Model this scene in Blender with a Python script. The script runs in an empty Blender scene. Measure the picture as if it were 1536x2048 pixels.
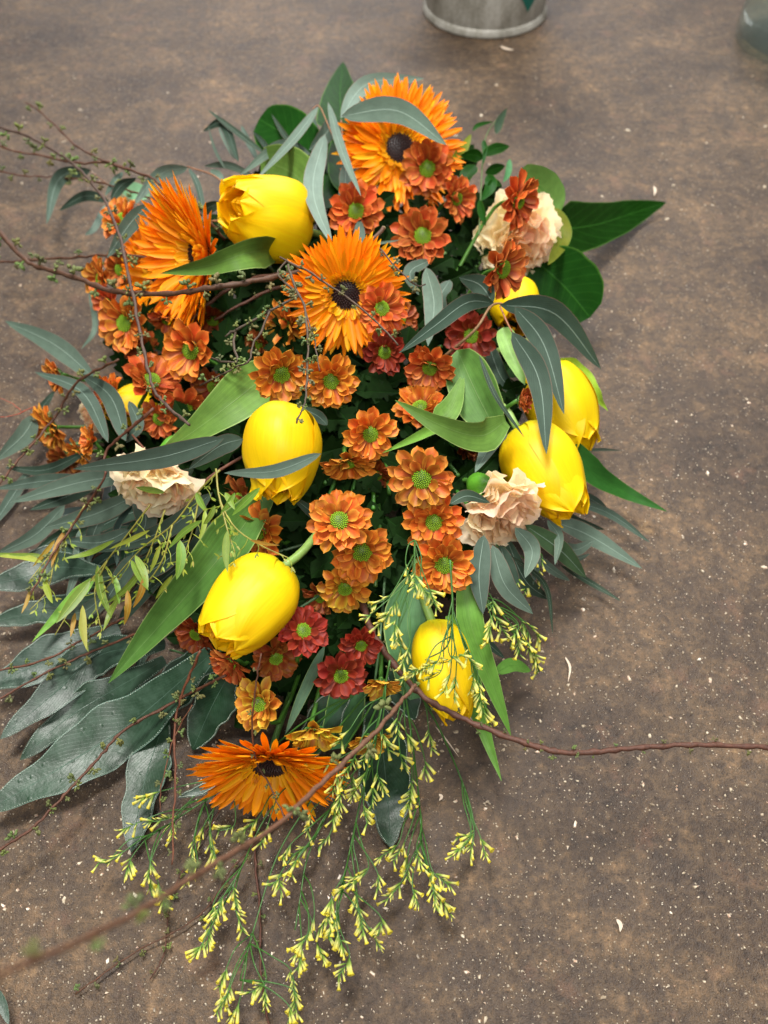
import bpy, math, random
from mathutils import Vector, Matrix
from math import sin, cos, pi, radians, sqrt

random.seed(11)
scene = bpy.context.scene
COL = scene.collection

# ------------------------------------------------------------------ camera
FPX = 1704.0                      # focal length in pixels of a 1536x2048 picture
PITCH = radians(54.0)
CAM = Vector((0.0, 0.0, 0.86))
RIGHT = Vector((1, 0, 0))
FWD = Vector((0, cos(PITCH), -sin(PITCH)))
UP = Vector((0, sin(PITCH), cos(PITCH)))
cd = bpy.data.cameras.new('camera')
cam = bpy.data.objects.new('camera', cd)
COL.objects.link(cam)
cam.location = CAM
cam.rotation_euler = (pi / 2 - PITCH, 0, 0)
cd.sensor_fit = 'VERTICAL'
cd.sensor_height = 36.0
cd.lens = FPX / 2048 * 36.0
cd.clip_start = 0.01
cd.clip_end = 100
cd.dof.use_dof = True
cd.dof.focus_distance = 0.80
cd.dof.aperture_fstop = 5.0
scene.camera = cam

# ------------------------------------------------------------------ light
world = bpy.data.worlds.new('World')
scene.world = world
world.use_nodes = True
bg = world.node_tree.nodes['Background']
bg.inputs[0].default_value = (1.0, 0.97, 0.93, 1)
bg.inputs[1].default_value = 0.17


def area(name, loc, aim, sx, sy, power, colr):
    l = bpy.data.lights.new(name, 'AREA')
    l.shape = 'RECTANGLE'
    l.size = sx
    l.size_y = sy
    l.energy = power
    l.color = colr
    o = bpy.data.objects.new(name, l)
    COL.objects.link(o)
    o.location = loc
    d = Vector(aim) - Vector(loc)
    o.rotation_euler = d.to_track_quat('-Z', 'Y').to_euler()
    return o


area('ceiling_or_fill_lamp', (-0.35, 0.9, 2.6), (0, 0.6, 0), 0.8, 0.45, 88, (1.0, 0.97, 0.92))
area('ceiling_or_fill_lamp', (1.2, 2.6, 2.6), (0, 0.8, 0), 1.4, 0.4, 62, (1.0, 0.97, 0.93))
area('ceiling_or_fill_lamp', (0.25, -0.9, 2.5), (0, 0.5, 0), 1.2, 0.5, 38, (1.0, 0.97, 0.93))  # fill lamp added behind the camera to brighten the bouquet's front
area('window_light', (-0.3, 5.2, 2.3), (0, 1.2, 0), 3.8, 1.8, 125, (0.97, 0.97, 1.0))
scene.view_settings.view_transform = 'Standard'
scene.view_settings.look = 'None'
scene.view_settings.exposure = 0.0
scene.view_settings.gamma = 1.0


# ------------------------------------------------------------------ helpers
def hexc(h):
    h = h.lstrip('#')
    v = [int(h[i:i + 2], 16) / 255 for i in (0, 2, 4)]
    return tuple(((x / 12.92) if x <= 0.04045 else ((x + 0.055) / 1.055) ** 2.4) for x in v) + (1.0,)


def W(px, py, h):
    """point of the place seen at a pixel of the photograph, h metres above the floor"""
    d = FWD + RIGHT * ((px - 768) / FPX) + UP * ((1024 - py) / FPX)
    return CAM + d * ((h - CAM.z) / d.z)


def pxm(P):
    """metres per photograph pixel at point P"""
    return (P - CAM).dot(FWD) / FPX


def H(px, py):
    """height of the dome of the bouquet"""
    dx = (px - 730) / (640 if px < 730 else 520)
    dy = (py - 600) / (720 if py < 600 else 1000)
    r = 1 - dx * dx - dy * dy
    return 0.012 + 0.19 * max(0.0, r) ** 0.85


def catmull(pts, n):
    """n points along a Catmull-Rom curve through pts (tuples of any size)"""
    m = len(pts)
    P = [tuple(2 * a - b for a, b in zip(pts[0], pts[1]))] + [tuple(p) for p in pts] + \
        [tuple(2 * a - b for a, b in zip(pts[-1], pts[-2]))]
    out = []
    for i in range(n):
        t = i / (n - 1) * (m - 1)
        k = min(int(t), m - 2)
        u = t - k
        a, b, c, d = P[k], P[k + 1], P[k + 2], P[k + 3]
        out.append(tuple(0.5 * ((2 * q) + (r - p) * u + (2 * p - 5 * q + 4 * r - s) * u * u +
                                (3 * q - p - 3 * r + s) * u ** 3) for p, q, r, s in zip(a, b, c, d)))
    return out


class MB:
    def __init__(self):
        self.v = []
        self.f = []
        self.uv = []
        self.fm = []

    def add(self, verts, faces, uvs=None, mi=0):
        o = len(self.v)
        self.v += [tuple(p) for p in verts]
        self.uv += list(uvs) if uvs else [(0.5, 0.5)] * len(verts)
        self.f += [tuple(i + o for i in f) for f in faces]
        self.fm += [mi] * len(faces)

    def grid(self, rows, uvrows, mi=0, close=False):
        nr = len(rows)
        nc = len(rows[0])
        vs = [p for r in rows for p in r]
        us = [p for r in uvrows for p in r]
        fs = []
        for j in range(nr - 1):
            for i in range(nc if close else nc - 1):
                i2 = (i + 1) % nc
                fs.append((j * nc + i, j * nc + i2, (j + 1) * nc + i2, (j + 1) * nc + i))
        self.add(vs, fs, us, mi)

    def tube(self, pts, rad, sides=6, cap=True, mi=0):
        pts = [Vector(p) for p in pts]
        n = len(pts)
        if not hasattr(rad, '__len__'):
            rad = [rad] * n
        rows, uvs = [], []
        ref = None
        for i in range(n):
            T = (pts[min(i + 1, n - 1)] - pts[max(i - 1, 0)])
            if T.length < 1e-9:
                T = Vector((0, 0, 1))
            T.normalize()
            if ref is None:
                ref = T.orthogonal().normalized()
            ref = (ref - T * ref.dot(T))
            if ref.length < 1e-6:
                ref = T.orthogonal()
            ref.normalize()
            b = T.cross(ref)
            rows.append([pts[i] + (ref * cos(2 * pi * k / sides) + b * sin(2 * pi * k / sides)) * rad[i]
                         for k in range(sides)])
            uvs.append([(i / (n - 1), k / sides) for k in range(sides)])
        o = len(self.v)
        self.grid(rows, uvs, mi, close=True)
        if cap:
            self.f.append(tuple(o + k for k in range(sides))[::-1])
            self.f.append(tuple(o + (n - 1) * sides + k for k in range(sides)))
            self.fm += [mi, mi]

    def ellipsoid(self, c, ax, r1, r2, nu=5, nv=6, mi=0, sharp=0.0):
        """spindle along vector ax (full length), radius r1 x r2"""
        c = Vector(c)
        ax = Vector(ax)
        T = ax.normalized()
        a = T.orthogonal().normalized()
        b = T.cross(a)
        rows, uvs = [], []
        for j in range(nu + 1):
            t = j / nu
            rr = sin(pi * (0.04 + 0.92 * t)) ** (1 + sharp)
            rows.append([c + ax * t + (a * cos(2 * pi * k / nv) * r1 + b * sin(2 * pi * k / nv) * r2) * rr
                         for k in range(nv)])
            uvs.append([(t, k / nv) for k in range(nv)])
        self.grid(rows, uvs, mi, close=True)

    def mesh(self, name, mats, smooth=True):
        me = bpy.data.meshes.new(name)
        me.from_pydata(self.v, [], self.f)
        uvl = me.uv_layers.new(name='UVMap')
        idx = [0] * len(me.loops)
        me.loops.foreach_get('vertex_index', idx)
        flat = [0.0] * (2 * len(idx))
        for i, k in enumerate(idx):
            flat[2 * i] = self.uv[k][0]
            flat[2 * i + 1] = self.uv[k][1]
        uvl.data.foreach_set('uv', flat)
        if not isinstance(mats, (list, tuple)):
            mats = [mats]
        for m in mats:
            me.materials.append(m)
        me.polygons.foreach_set('material_index', self.fm)
        me.polygons.foreach_set('use_smooth', [smooth] * len(self.f))
        me.update()
        return me


def link(name, me, parent=None, M=None, color=None):
    o = bpy.data.objects.new(name, me)
    COL.objects.link(o)
    if parent is not None:
        o.parent = parent
    if M is not None:
        o.matrix_basis = M
    if color is not None:
        o.color = tuple(color[:3]) + (1.0,)
    return o


def thing(name, label, cat, M=None, group=None):
    o = bpy.data.objects.new(name, None)
    o.empty_display_size = 0.01
    COL.objects.link(o)
    if M is not None:
        o.matrix_basis = M
    o['label'] = label
    o['category'] = cat
    if group:
        o['group'] = group
    return o


def T3(p):
    return Matrix.Translation(Vector(p))


def jit(c, a=0.12):
    return tuple(max(0.0, x * (1 + random.uniform(-a, a))) for x in c[:3]) + (1,)


# ------------------------------------------------------------------ materials
class NT:
    def __init__(self, name):
        self.m = bpy.data.materials.new(name)
        self.m.use_nodes = True
        self.t = self.m.node_tree
        self.p = self.t.nodes['Principled BSDF']
        self.out = self.t.nodes['Material Output']

    def n(self, kind, **kw):
        nd = self.t.nodes.new(kind)
        for k, v in kw.items():
            if k.startswith('i_'):
                key = k[2:]
                key = int(key) if key.isdigit() else key.replace('_', ' ')
                nd.inputs[key].default_value = v
            else:
                setattr(nd, k, v)
        return nd

    def l(self, a, b):
        self.t.links.new(a, b)

    def math(self, op, a, b=None, c=None, clamp=False):
        nd = self.t.nodes.new('ShaderNodeMath')
        nd.operation = op
        nd.use_clamp = clamp
        for i, x in enumerate((a, b, c)):
            if x is None:
                continue
            if isinstance(x, (int, float)):
                nd.inputs[i].default_value = x
            else:
                self.l(x, nd.inputs[i])
        return nd.outputs[0]

    def mix(self, fac, a, b, mode='MIX'):
        nd = self.t.nodes.new('ShaderNodeMix')
        nd.data_type = 'RGBA'
        nd.blend_type = mode
        for i, x in ((0, fac), (6, a), (7, b)):
            if isinstance(x, (int, float, tuple)):
                nd.inputs[i].default_value = x
            else:
                self.l(x, nd.inputs[i])
        return nd.outputs[2]

    def uv(self):
        tc = self.n('ShaderNodeTexCoord')
        sp = self.n('ShaderNodeSeparateXYZ')
        self.l(tc.outputs['UV'], sp.inputs[0])
        return sp.outputs[0], sp.outputs[1], tc

    def noise(self, vec, scale, detail=3, rough=0.55, dist=0.0):
        nd = self.n('ShaderNodeTexNoise')
        nd.inputs['Scale'].default_value = scale
        nd.inputs['Detail'].default_value = detail
        nd.inputs['Roughness'].default_value = rough
        nd.inputs['Distortion'].default_value = dist
        if vec is not None:
            self.l(vec, nd.inputs['Vector'])
        return nd

    def ramp(self, fac, stops):
        nd = self.n('ShaderNodeValToRGB')
        e = nd.color_ramp.elements
        while len(e) < len(stops):
            e.new(0.5)
        for el, (p, c) in zip(e, stops):
            el.position = p
            el.color = c
        self.l(fac, nd.inputs[0])
        return nd.outputs[0]

    def scalevec(self, vec, s):
        mp = self.n('ShaderNodeMapping')
        mp.inputs['Scale'].default_value = s
        self.l(vec, mp.inputs['Vector'])
        return mp.outputs[0]

    def bump(self, h, strength, dist):
        b = self.n('ShaderNodeBump')
        b.inputs['Strength'].default_value = strength
        b.inputs['Distance'].default_value = dist
        self.l(h, b.inputs['Height'])
        self.l(b.outputs[0], self.p.inputs['Normal'])
        return b.outputs[0]

    def translucent(self, colr, amount, normal=None):
        tr = self.n('ShaderNodeBsdfTranslucent')
        self.l(colr, tr.inputs['Color'])
        mx = self.n('ShaderNodeMixShader')
        mx.inputs[0].default_value = amount
        self.l(self.p.outputs[0], mx.inputs[1])
        self.l(tr.outputs[0], mx.inputs[2])
        self.l(mx.outputs[0], self.out.inputs['Surface'])


def petal_material(name, edge_mul, base_col, rough=0.45, streak=0.25, trans=0.2, edge_pow=2.6,
                   back=None, base_len=0.25, tipfac=1.0, streak_scale=9.0):
    k = NT(name)
    u, v, tc = k.uv()
    info = k.n('ShaderNodeObjectInfo')
    colr = info.outputs['Color']
    e = k.math('ABSOLUTE', k.math('SUBTRACT', k.math('MULTIPLY', v, 2.0), 1.0))
    e = k.math('MAXIMUM', e, k.math('MULTIPLY', k.math('POWER', u, 2.0), tipfac))
    e = k.math('POWER', e, edge_pow, clamp=True)
    edge = k.mix(1.0, colr, edge_mul, 'MULTIPLY')
    c = k.mix(e, colr, edge)
    # lengthwise streaks
    vec = k.scalevec(tc.outputs['UV'], (1.2, streak_scale, 1))
    ns = k.noise(vec, 2.0, 4, 0.6)
    sv = k.math('MULTIPLY', k.math('SUBTRACT', ns.outputs[0], 0.5), 2 * streak)
    sv = k.math('ADD', sv, 1.0)
    rnd = k.math('ADD', k.math('MULTIPLY', info.outputs['Random'], 0.24), 0.88)
    sv = k.math('MULTIPLY', sv, rnd)
    c = k.mix(1.0, c, sv, 'MULTIPLY')
    bf = k.math('SUBTRACT', 1.0, k.math('DIVIDE', u, base_len), clamp=True)
    c = k.mix(bf, c, base_col)
    if back:
        g = k.n('ShaderNodeNewGeometry')
        c = k.mix(k.math('MULTIPLY', k.math('SUBTRACT', 1.0, g.outputs['Backfacing']), 0.75), c, back)
    k.l(c, k.p.inputs['Base Color'])
    k.p.inputs['Roughness'].default_value = rough
    k.p.inputs['Specular IOR Level'].default_value = 0.35
    k.bump(ns.outputs[0], 0.35, 0.0008)
    if trans:
        k.translucent(c, trans)
    return k.m


M_mum = petal_material('chrysanthemum_petal', (1.8, 4.3, 4.2, 1), hexc('#7c2a08'), 0.5, 0.42, 0.08, 1.9, base_len=0.42, tipfac=0.85)
M_gerb = petal_material('gerbera_petal', (1.15, 1.25, 1.0, 1), hexc('#f59c06'), 0.5, 0.16, 0.18, 4.0,
                        back=hexc('#fbbe1c'), base_len=0.38, streak_scale=5)
M_tulip = petal_material('tulip_petal', (1.0, 0.86, 0.6, 1), hexc('#c9cc20'), 0.46, 0.17, 0.24, 3.2, base_len=0.18, streak_scale=16)
M_carn = petal_material('carnation_petal', (1.05, 1.1, 1.12, 1), hexc('#fbe0be'), 0.6, 0.08, 0.45, 4.0, base_len=0.35, streak_scale=14)


def leaf_material(name, rib, rough=0.45, lateral=0.5, edge=None, mott=0.25, trans=0.06, bumps=0.0, sheen=None,
                  lat_scale=16, ribw=0.05, spec=0.5, bumpy=0.0, par=0.0):
    """u along the blade, v across it, obj.color the blade colour"""
    k = NT(name)
    u, v, tc = k.uv()
    info = k.n('ShaderNodeObjectInfo')
    a = k.math('ABSOLUTE', k.math('SUBTRACT', v, 0.5))
    ribf = k.math('SUBTRACT', 1.0, k.math('DIVIDE', a, ribw / 2), clamp=True)
    # lateral veins slanting from the rib
    ph = k.math('SUBTRACT', k.math('MULTIPLY', u, lat_scale), k.math('MULTIPLY', a, lat_scale * 0.55))
    fr = k.math('ABSOLUTE', k.math('SUBTRACT', k.math('FRACT', ph), 0.5))
    lat = k.math('SUBTRACT', 1.0, k.math('DIVIDE', fr, 0.10), clamp=True)
    n1 = k.noise(tc.outputs['Object'], 60, 4, 0.6)
    n2 = k.noise(k.scalevec(tc.outputs['UV'], (3, 1.4, 1)), 3.0, 3, 0.6)
    m = k.math('ADD', k.math('MULTIPLY', k.math('SUBTRACT', n1.outputs[0], 0.5), 2 * mott), 1.0)
    m = k.math('MULTIPLY', m, k.math('ADD', k.math('MULTIPLY', n2.outputs[0], 0.5), 0.75))
    c = k.mix(1.0, info.outputs['Color'], m, 'MULTIPLY')
    if par:
        np_ = k.noise(k.scalevec(tc.outputs['UV'], (1.0, 34, 1)), 1.6, 3, 0.6)
        c = k.mix(1.0, c, k.math('ADD', k.math('MULTIPLY', k.math('SUBTRACT', np_.outputs[0], 0.5), 2 * par), 1.0), 'MULTIPLY')
    if sheen:
        bfac = k.math('MULTIPLY', k.math('SUBTRACT', n1.outputs[0], 0.42), 3.2, clamp=True)  # sheen painted as lighter grey green blotches on the blade
        c = k.mix(k.math('MULTIPLY', bfac, 0.38), c, sheen)
    c = k.mix(k.math('MULTIPLY', lat, lateral * 0.35), c, rib)
    c = k.mix(k.math('MULTIPLY', ribf, 0.75), c, rib)
    if edge:
        ef = k.math('MULTIPLY', k.math('SUBTRACT', a, 0.468), 40.0, clamp=True)
        c = k.mix(k.math('MULTIPLY', ef, 0.7), c, edge)
    k.l(c, k.p.inputs['Base Color'])
    k.p.inputs['Roughness'].default_value = rough
    k.p.inputs['Specular IOR Level'].default_value = spec
    h = k.math('ADD', k.math('MULTIPLY', lat, -0.3 * lateral), k.math('MULTIPLY', ribf, -0.6))
    h = k.math('ADD', h, k.math('MULTIPLY', n1.outputs[0], 0.9 + bumpy))
    if bumps:
        vo = k.n('ShaderNodeTexVoronoi')
        vo.inputs['Scale'].default_value = bumps
        k.l(tc.outputs['Object'], vo.inputs['Vector'])
        h = k.math('ADD', h, k.math('MULTIPLY', k.math('SUBTRACT', 0.16, vo.outputs[0], clamp=True), 6.0))
    k.bump(h, 0.5, 0.0009)
    if trans:
        k.translucent(c, trans)
    return k.m


M_euc = leaf_material('eucalyptus_leaf', hexc('#9db3a6'), 0.6, 0.25, hexc('#8a6a5e'), 0.16, 0.05, ribw=0.055, lat_scale=22, spec=.18)
M_tleaf = leaf_material('tulip_leaf', hexc('#8aa868'), 0.48, 0.0, hexc('#b4cf7a'), 0.30, 0.16, ribw=0.02, spec=.24, par=.55)
M_broad = leaf_material('broad_leaf', hexc('#356a24'), 0.4, 0.6, hexc('#4f7a30'), 0.3, 0.02, lat_scale=9, ribw=0.035, spec=.06)
M_fern = leaf_material('fern_blade', hexc('#5f7a6c'), 0.38, 0.35, hexc('#6f8a7c'), 0.45, 0.0, bumps=70, spec=.45,
                       sheen=hexc('#4c6354'), lat_scale=26, ribw=0.02, bumpy=1.2)
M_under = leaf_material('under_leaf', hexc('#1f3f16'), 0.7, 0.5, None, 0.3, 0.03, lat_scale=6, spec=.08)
M_twigleaf = leaf_material('narrow_leaf', hexc('#b7c56a'), 0.45, 0.1, hexc('#9a7a30'), 0.25, 0.15, ribw=0.07)


def stem_material(name, rough=0.5, mott=0.35, scale=90, bump=0.5, stretch=(1, 1, 1)):
    k = NT(name)
    tc = k.n('ShaderNodeTexCoord')
    info = k.n('ShaderNodeObjectInfo')
    n1 = k.noise(k.scalevec(tc.outputs['Object'], stretch), scale, 5, 0.65)
    m = k.math('ADD', k.math('MULTIPLY', k.math('SUBTRACT', n1.outputs[0], 0.5), 2 * mott * 1.6), 1.0)
    c = k.mix(1.0, info.outputs['Color'], m, 'MULTIPLY')
    k.l(c, k.p.inputs['Base Color'])
    k.p.inputs['Roughness'].default_value = rough
    k.bump(n1.outputs[0], bump, 0.001)
    return k.m


M_stem = stem_material('green_stem', 0.4, 0.25, 80, 0.3)
M_bark = stem_material('bark', 0.6, 0.6, 260, 0.9)
M_bud = stem_material('bud_scale', 0.55, 0.45, 500, 0.6)


def disc_material(name, cen, rim, edge):
    k = NT(name)
    u, v, tc = k.uv()
    c = k.ramp(u, [(0.0, cen), (0.55, rim), (0.86, rim), (1.0, edge)])
    n1 = k.noise(tc.outputs['Object'], 900, 2, 0.5)
    c = k.mix(1.0, c, k.math('ADD', k.math('MULTIPLY', n1.outputs[0], 0.9), 0.55), 'MULTIPLY')
    k.l(c, k.p.inputs['Base Color'])
    k.p.inputs['Roughness'].default_value = 0.5
    return k.m


M_mdisc = disc_material('chrysanthemum_disc', hexc('#2c4606'), hexc('#8cba12'), hexc('#cfc81e'))
M_gdisc = disc_material('gerbera_disc', hexc('#140404'), hexc('#2c0a08'), hexc('#5c180e'))
M_gring = disc_material('gerbera_inner_florets', hexc('#8a3c0c'), hexc('#e0850a'), hexc('#f9b020'))

k = NT('limonium_floret')
u, v, tc = k.uv()
info = k.n('ShaderNodeObjectInfo')
c = k.ramp(u, [(0.0, hexc('#4c7a24')), (0.38, hexc('#8ea840')), (0.55, hexc('#ced07a')), (0.78, hexc('#e3dc6c')), (1.0, hexc('#e6d22c'))])
c = k.mix(1.0, c, k.math('ADD', k.math('MULTIPLY', info.outputs['Random'], 0.4), 0.72), 'MULTIPLY')
k.l(c, k.p.inputs['Base Color'])
k.p.inputs['Roughness'].default_value = 0.55
k.translucent(c, 0.15)
M_flor = k.m

# floor: worn brown concrete with pale chips ground into it
k = NT('floor_concrete')
tc = k.n('ShaderNodeTexCoord')
ob = tc.outputs['Object']
nb = k.noise(ob, 5.0, 4, 0.6, 0.3)
nm = k.noise(ob, 32.0, 5, 0.65, 0.4)
nf = k.noise(ob, 150.0, 4, 0.65)
nff = k.noise(ob, 700.0, 2, 0.6)
nq = k.noise(ob, 85.0, 5, 0.7, 0.6)
s = k.math('ADD', k.math('MULTIPLY', nb.outputs[0], 0.30), k.math('MULTIPLY', nm.outputs[0], 0.24))
s = k.math('ADD', s, k.math('MULTIPLY', nq.outputs[0], 0.28))
s = k.math('ADD', s, k.math('MULTIPLY', nf.outputs[0], 0.18))
c = k.ramp(s, [(0.39, hexc('#2a1e15')), (0.47, hexc('#453629')), (0.52, hexc('#564533')), (0.57, hexc('#6e573f')), (0.65, hexc('#987b57'))])
nblue = k.noise(ob, 9.0, 4, 0.6)
bl = k.math('MULTIPLY', k.math('SUBTRACT', nblue.outputs[0], 0.5), 5.0, clamp=True)
c = k.mix(k.math('MULTIPLY', bl, 0.35), c, hexc('#40342c'))
nrust = k.noise(ob, 14.0, 5, 0.7)
ru = k.math('MULTIPLY', k.math('SUBTRACT', nrust.outputs[0], 0.58), 7.0, clamp=True)
c = k.mix(k.math('MULTIPLY', ru, 0.45), c, hexc('#84604a'))
c = k.mix(1.0, c, k.math('ADD', k.math('MULTIPLY', nff.outputs[0], 1.6), 0.2), 'MULTIPLY')
# tiny dark pits and pale specks
vo = k.n('ShaderNodeTexVoronoi')
vo.inputs['Scale'].default_value = 270
dv0 = k.n('ShaderNodeVectorMath', operation='MULTIPLY_ADD')
nw0 = k.noise(ob, 300.0, 2, 0.6)
k.l(nw0.outputs['Color'], dv0.inputs[0])
dv0.inputs[1].default_value = (.0045, .0045, .0045)
k.l(ob, dv0.inputs[2])
k.l(dv0.outputs[0], vo.inputs['Vector'])
spr = k.n('ShaderNodeSeparateColor')
k.l(vo.outputs['Color'], spr.inputs[0])
size = k.math('MULTIPLY', k.math('POWER', spr.outputs[0], 3.0), 0.33)
pit = k.math('LESS_THAN', vo.outputs['Distance'], size)
c = k.mix(k.math('MULTIPLY', pit, 0.5), c, hexc('#1e1712'))
v2 = k.n('ShaderNodeTexVoronoi')
v2.inputs['Scale'].default_value = 340
dv = k.n('ShaderNodeVectorMath', operation='MULTIPLY_ADD')
nw = k.noise(ob, 420.0, 2, 0.6)
k.l(nw.outputs['Color'], dv.inputs[0])
dv.inputs[1].default_value = (.0030, .0030, .0030)
k.l(ob, dv.inputs[2])
k.l(dv.outputs[0], v2.inputs['Vector'])
sp2 = k.n('ShaderNodeSeparateColor')
k.l(v2.outputs['Color'], sp2.inputs[0])
siz2 = k.math('MULTIPLY', k.math('POWER', sp2.outputs[1], 5.0), 0.36)
wh = k.math('LESS_THAN', v2.outputs['Distance'], siz2)
c = k.mix(k.math('MULTIPLY', wh, 0.7), c, hexc('#bcae98'))
k.l(c, k.p.inputs['Base Color'])
r = k.math('ADD', k.math('MULTIPLY', nm.outputs[0], 0.36), 0.34)
k.l(r, k.p.inputs['Roughness'])
k.p.inputs['Specular IOR Level'].default_value = 0.5
h = k.math('ADD', k.math('MULTIPLY', nf.outputs[0], 0.6), k.math('MULTIPLY', nff.outputs[0], 0.5))
h = k.math('SUBTRACT', h, k.math('MULTIPLY', pit, 0.7))
h = k.math('ADD', h, k.math('MULTIPLY', nm.outputs[0], 0.8))
h = k.math('ADD', h, k.math('MULTIPLY', wh, 0.5))
k.bump(h, 0.85, 0.0025)
M_floor = k.m


def plain(name, colr, rough=0.5, metal=0.0, ns=0, amt=0.2):
    k = NT(name)
    c = None
    if ns:
        tc = k.n('ShaderNodeTexCoord')
        n1 = k.noise(tc.outputs['Object'], ns, 5, 0.65)
        m = k.math('ADD', k.math('MULTIPLY', k.math('SUBTRACT', n1.outputs[0], 0.5), 2 * amt * 1.6), 1.0)
        c = k.mix(1.0, colr, m, 'MULTIPLY')
        k.l(c, k.p.inputs['Base Color'])
        k.bump(n1.outputs[0], 0.2, 0.001)
    else:
        k.p.inputs['Base Color'].default_value = colr
    k.p.inputs['Roughness'].default_value = rough
    k.p.inputs['Metallic'].default_value = metal
    return k.m


# ------------------------------------------------------------------ floor
mb = MB()
S = 9.0
mb.add([(-S, -4, 0), (S, -4, 0), (S, 12, 0), (-S, 12, 0)], [(0, 1, 2, 3)], [(0, 0), (1, 0), (1, 1), (0, 1)])
fl = link('floor', mb.mesh('floor', M_floor, False))
fl['kind'] = 'structure'

# chips of pale stone lying in and on the floor
k = NT('stone_chip')
tc = k.n('ShaderNodeTexCoord')
n1 = k.noise(tc.outputs['Object'], 110, 1, 0.5)
c = k.ramp(n1.outputs[0], [(0.30, hexc('#5c4e40')), (0.45, hexc('#a89880')), (0.55, hexc('#d2c6ae')), (0.62, hexc('#b08a72')), (0.7, hexc('#e2dac8'))])
k.l(c, k.p.inputs['Base Color'])
k.p.inputs['Roughness'].default_value = 0.35
M_chip = k.m
mb = MB()
rg = random.Random(5)


def dens(px, py):
    d = 0.25 + 0.75 * max(0, min(1, (py - 500) / 900))
    if px > 900:
        d *= 1.15
    return d


cnt = 0
while cnt < 5200:
    px, py = rg.uniform(-60, 1600), rg.uniform(150, 2110)
    if rg.random() > dens(px, py):
        continue
    P = W(px, py, 0)
    cnt += 1
    big = rg.random()
    sz = pxm(P) * (rg.uniform(.6, 1.5) if big < .86 else rg.uniform(1.6, 4.0) if big < .997 else rg.uniform(3, 4.5))
    n = rg.choice((3, 4, 4, 5, 6))
    a0 = rg.uniform(0, 6.28)
    st = rg.uniform(1, 2.3)
    ring, top = [], []
    hh = rg.uniform(0.0004, 0.0014)
    for i in range(n):
        a = a0 + 6.283 * i / n
        rr = sz * rg.uniform(0.5, 1.3)
        dx, dy = cos(a) * rr * st, sin(a) * rr
        x, y = dx * cos(a0) - dy * sin(a0), dx * sin(a0) + dy * cos(a0)
        ring.append((P.x + x, P.y + y, 0.00002))
        top.append((P.x + x * .72, P.y + y * .72, hh))
    fs = [(i, (i + 1) % n, n + (i + 1) % n, n + i) for i in range(n)] + [tuple(range(n, 2 * n))]
    mb.add(ring + top, fs)
o = link('stone_chips', mb.mesh('stone_chips', M_chip, False))
o['kind'] = 'stuff'
o['label'] = 'pale stone chips and grit scattered over the brown floor'
o['category'] = 'stone chips'

# ------------------------------------------------------------------ bucket
Bc = W(969, 20, 0)
Rb = 124 * pxm(Bc)
k = NT('galvanised_steel')
tc = k.n('ShaderNodeTexCoord')
n1 = k.noise(k.scalevec(tc.outputs['Object'], (1, 1, .35)), 26, 5, 0.65)
n2 = k.noise(tc.outputs['Object'], 160, 4, 0.7)
s = k.math('ADD', k.math('MULTIPLY', n1.outputs[0], 0.7), k.math('MULTIPLY', n2.outputs[0], 0.3))
c = k.ramp(s, [(0.34, hexc('#6f6c61')), (0.48, hexc('#918e84')), (0.66, hexc('#b3b1a9'))])
k.l(c, k.p.inputs['Base Color'])
k.p.inputs['Metallic'].default_value = 0.15
k.l(k.math('ADD', k.math('MULTIPLY', n1.outputs[0], 0.3), 0.4), k.p.inputs['Roughness'])
k.bump(n2.outputs[0], 0.15, 0.001)
M_galv = k.m
bk = thing('metal_bucket', 'galvanised grey metal bucket standing on the floor at the top of the picture', 'bucket', T3(Bc))


def lathe(prof, n=64):
    m = MB()
    rows = [[(r * cos(2 * pi * i / n), r * sin(2 * pi * i / n), z) for i in range(n)] for r, z in prof]
    uvs = [[(j / (len(prof) - 1), i / n) for i in range(n)] for j in range(len(prof))]
    m.grid(rows, uvs, 0, True)
    return m


R = Rb
body = lathe([(0.0001, .012), (R * .95, .012), (R * .955, .016), (R * .957, .02), (R * 1.10, .27), (R * 1.09, .27), (R * .945, .022), (0.0001, .022)])
link('body', body.mesh('bucket_body', M_galv), bk)
foot = lathe([(R * .94, .001), (R * .99, .0005), (R * 1.0, .003), (R * .995, .007), (R * .975, .012), (R * .960, .017), (R * .95, .017), (R * .94, .001)])
link('foot_ring', foot.mesh('bucket_foot', M_galv), bk)
rim = MB()
rim.tube([(R * 1.1 * cos(a / 32 * pi), R * 1.1 * sin(a / 32 * pi), .272) for a in range(65)], .004, 8, False)
link('rim', rim.mesh('bucket_rim', M_galv), bk)
# teal label: a square standing on its corner, low on the wall
M_lab = plain('teal_label', hexc('#0d6f62'), 0.5)
lab = MB()
rows, uvs = [], []
a_c = -pi / 2 + 0.63
for j in range(9):
    rr, uu = [], []
    for i in range(9):
        s, t = (i / 8 - .5), (j / 8 - .5)
        a = a_c + (s - t) * 0.40
        z = .118 + (s + t) * .076
        rad = R * (.957 + .143 * (z - .02) / .25) + .0012
        rr.append((rad * cos(a), rad * sin(a), z))
        uu.append((i / 8, j / 8))
    rows.append(rr)
    uvs.append(uu)
lab.grid(rows, uvs)
link('label', lab.mesh('bucket_label', M_lab), bk)

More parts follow.
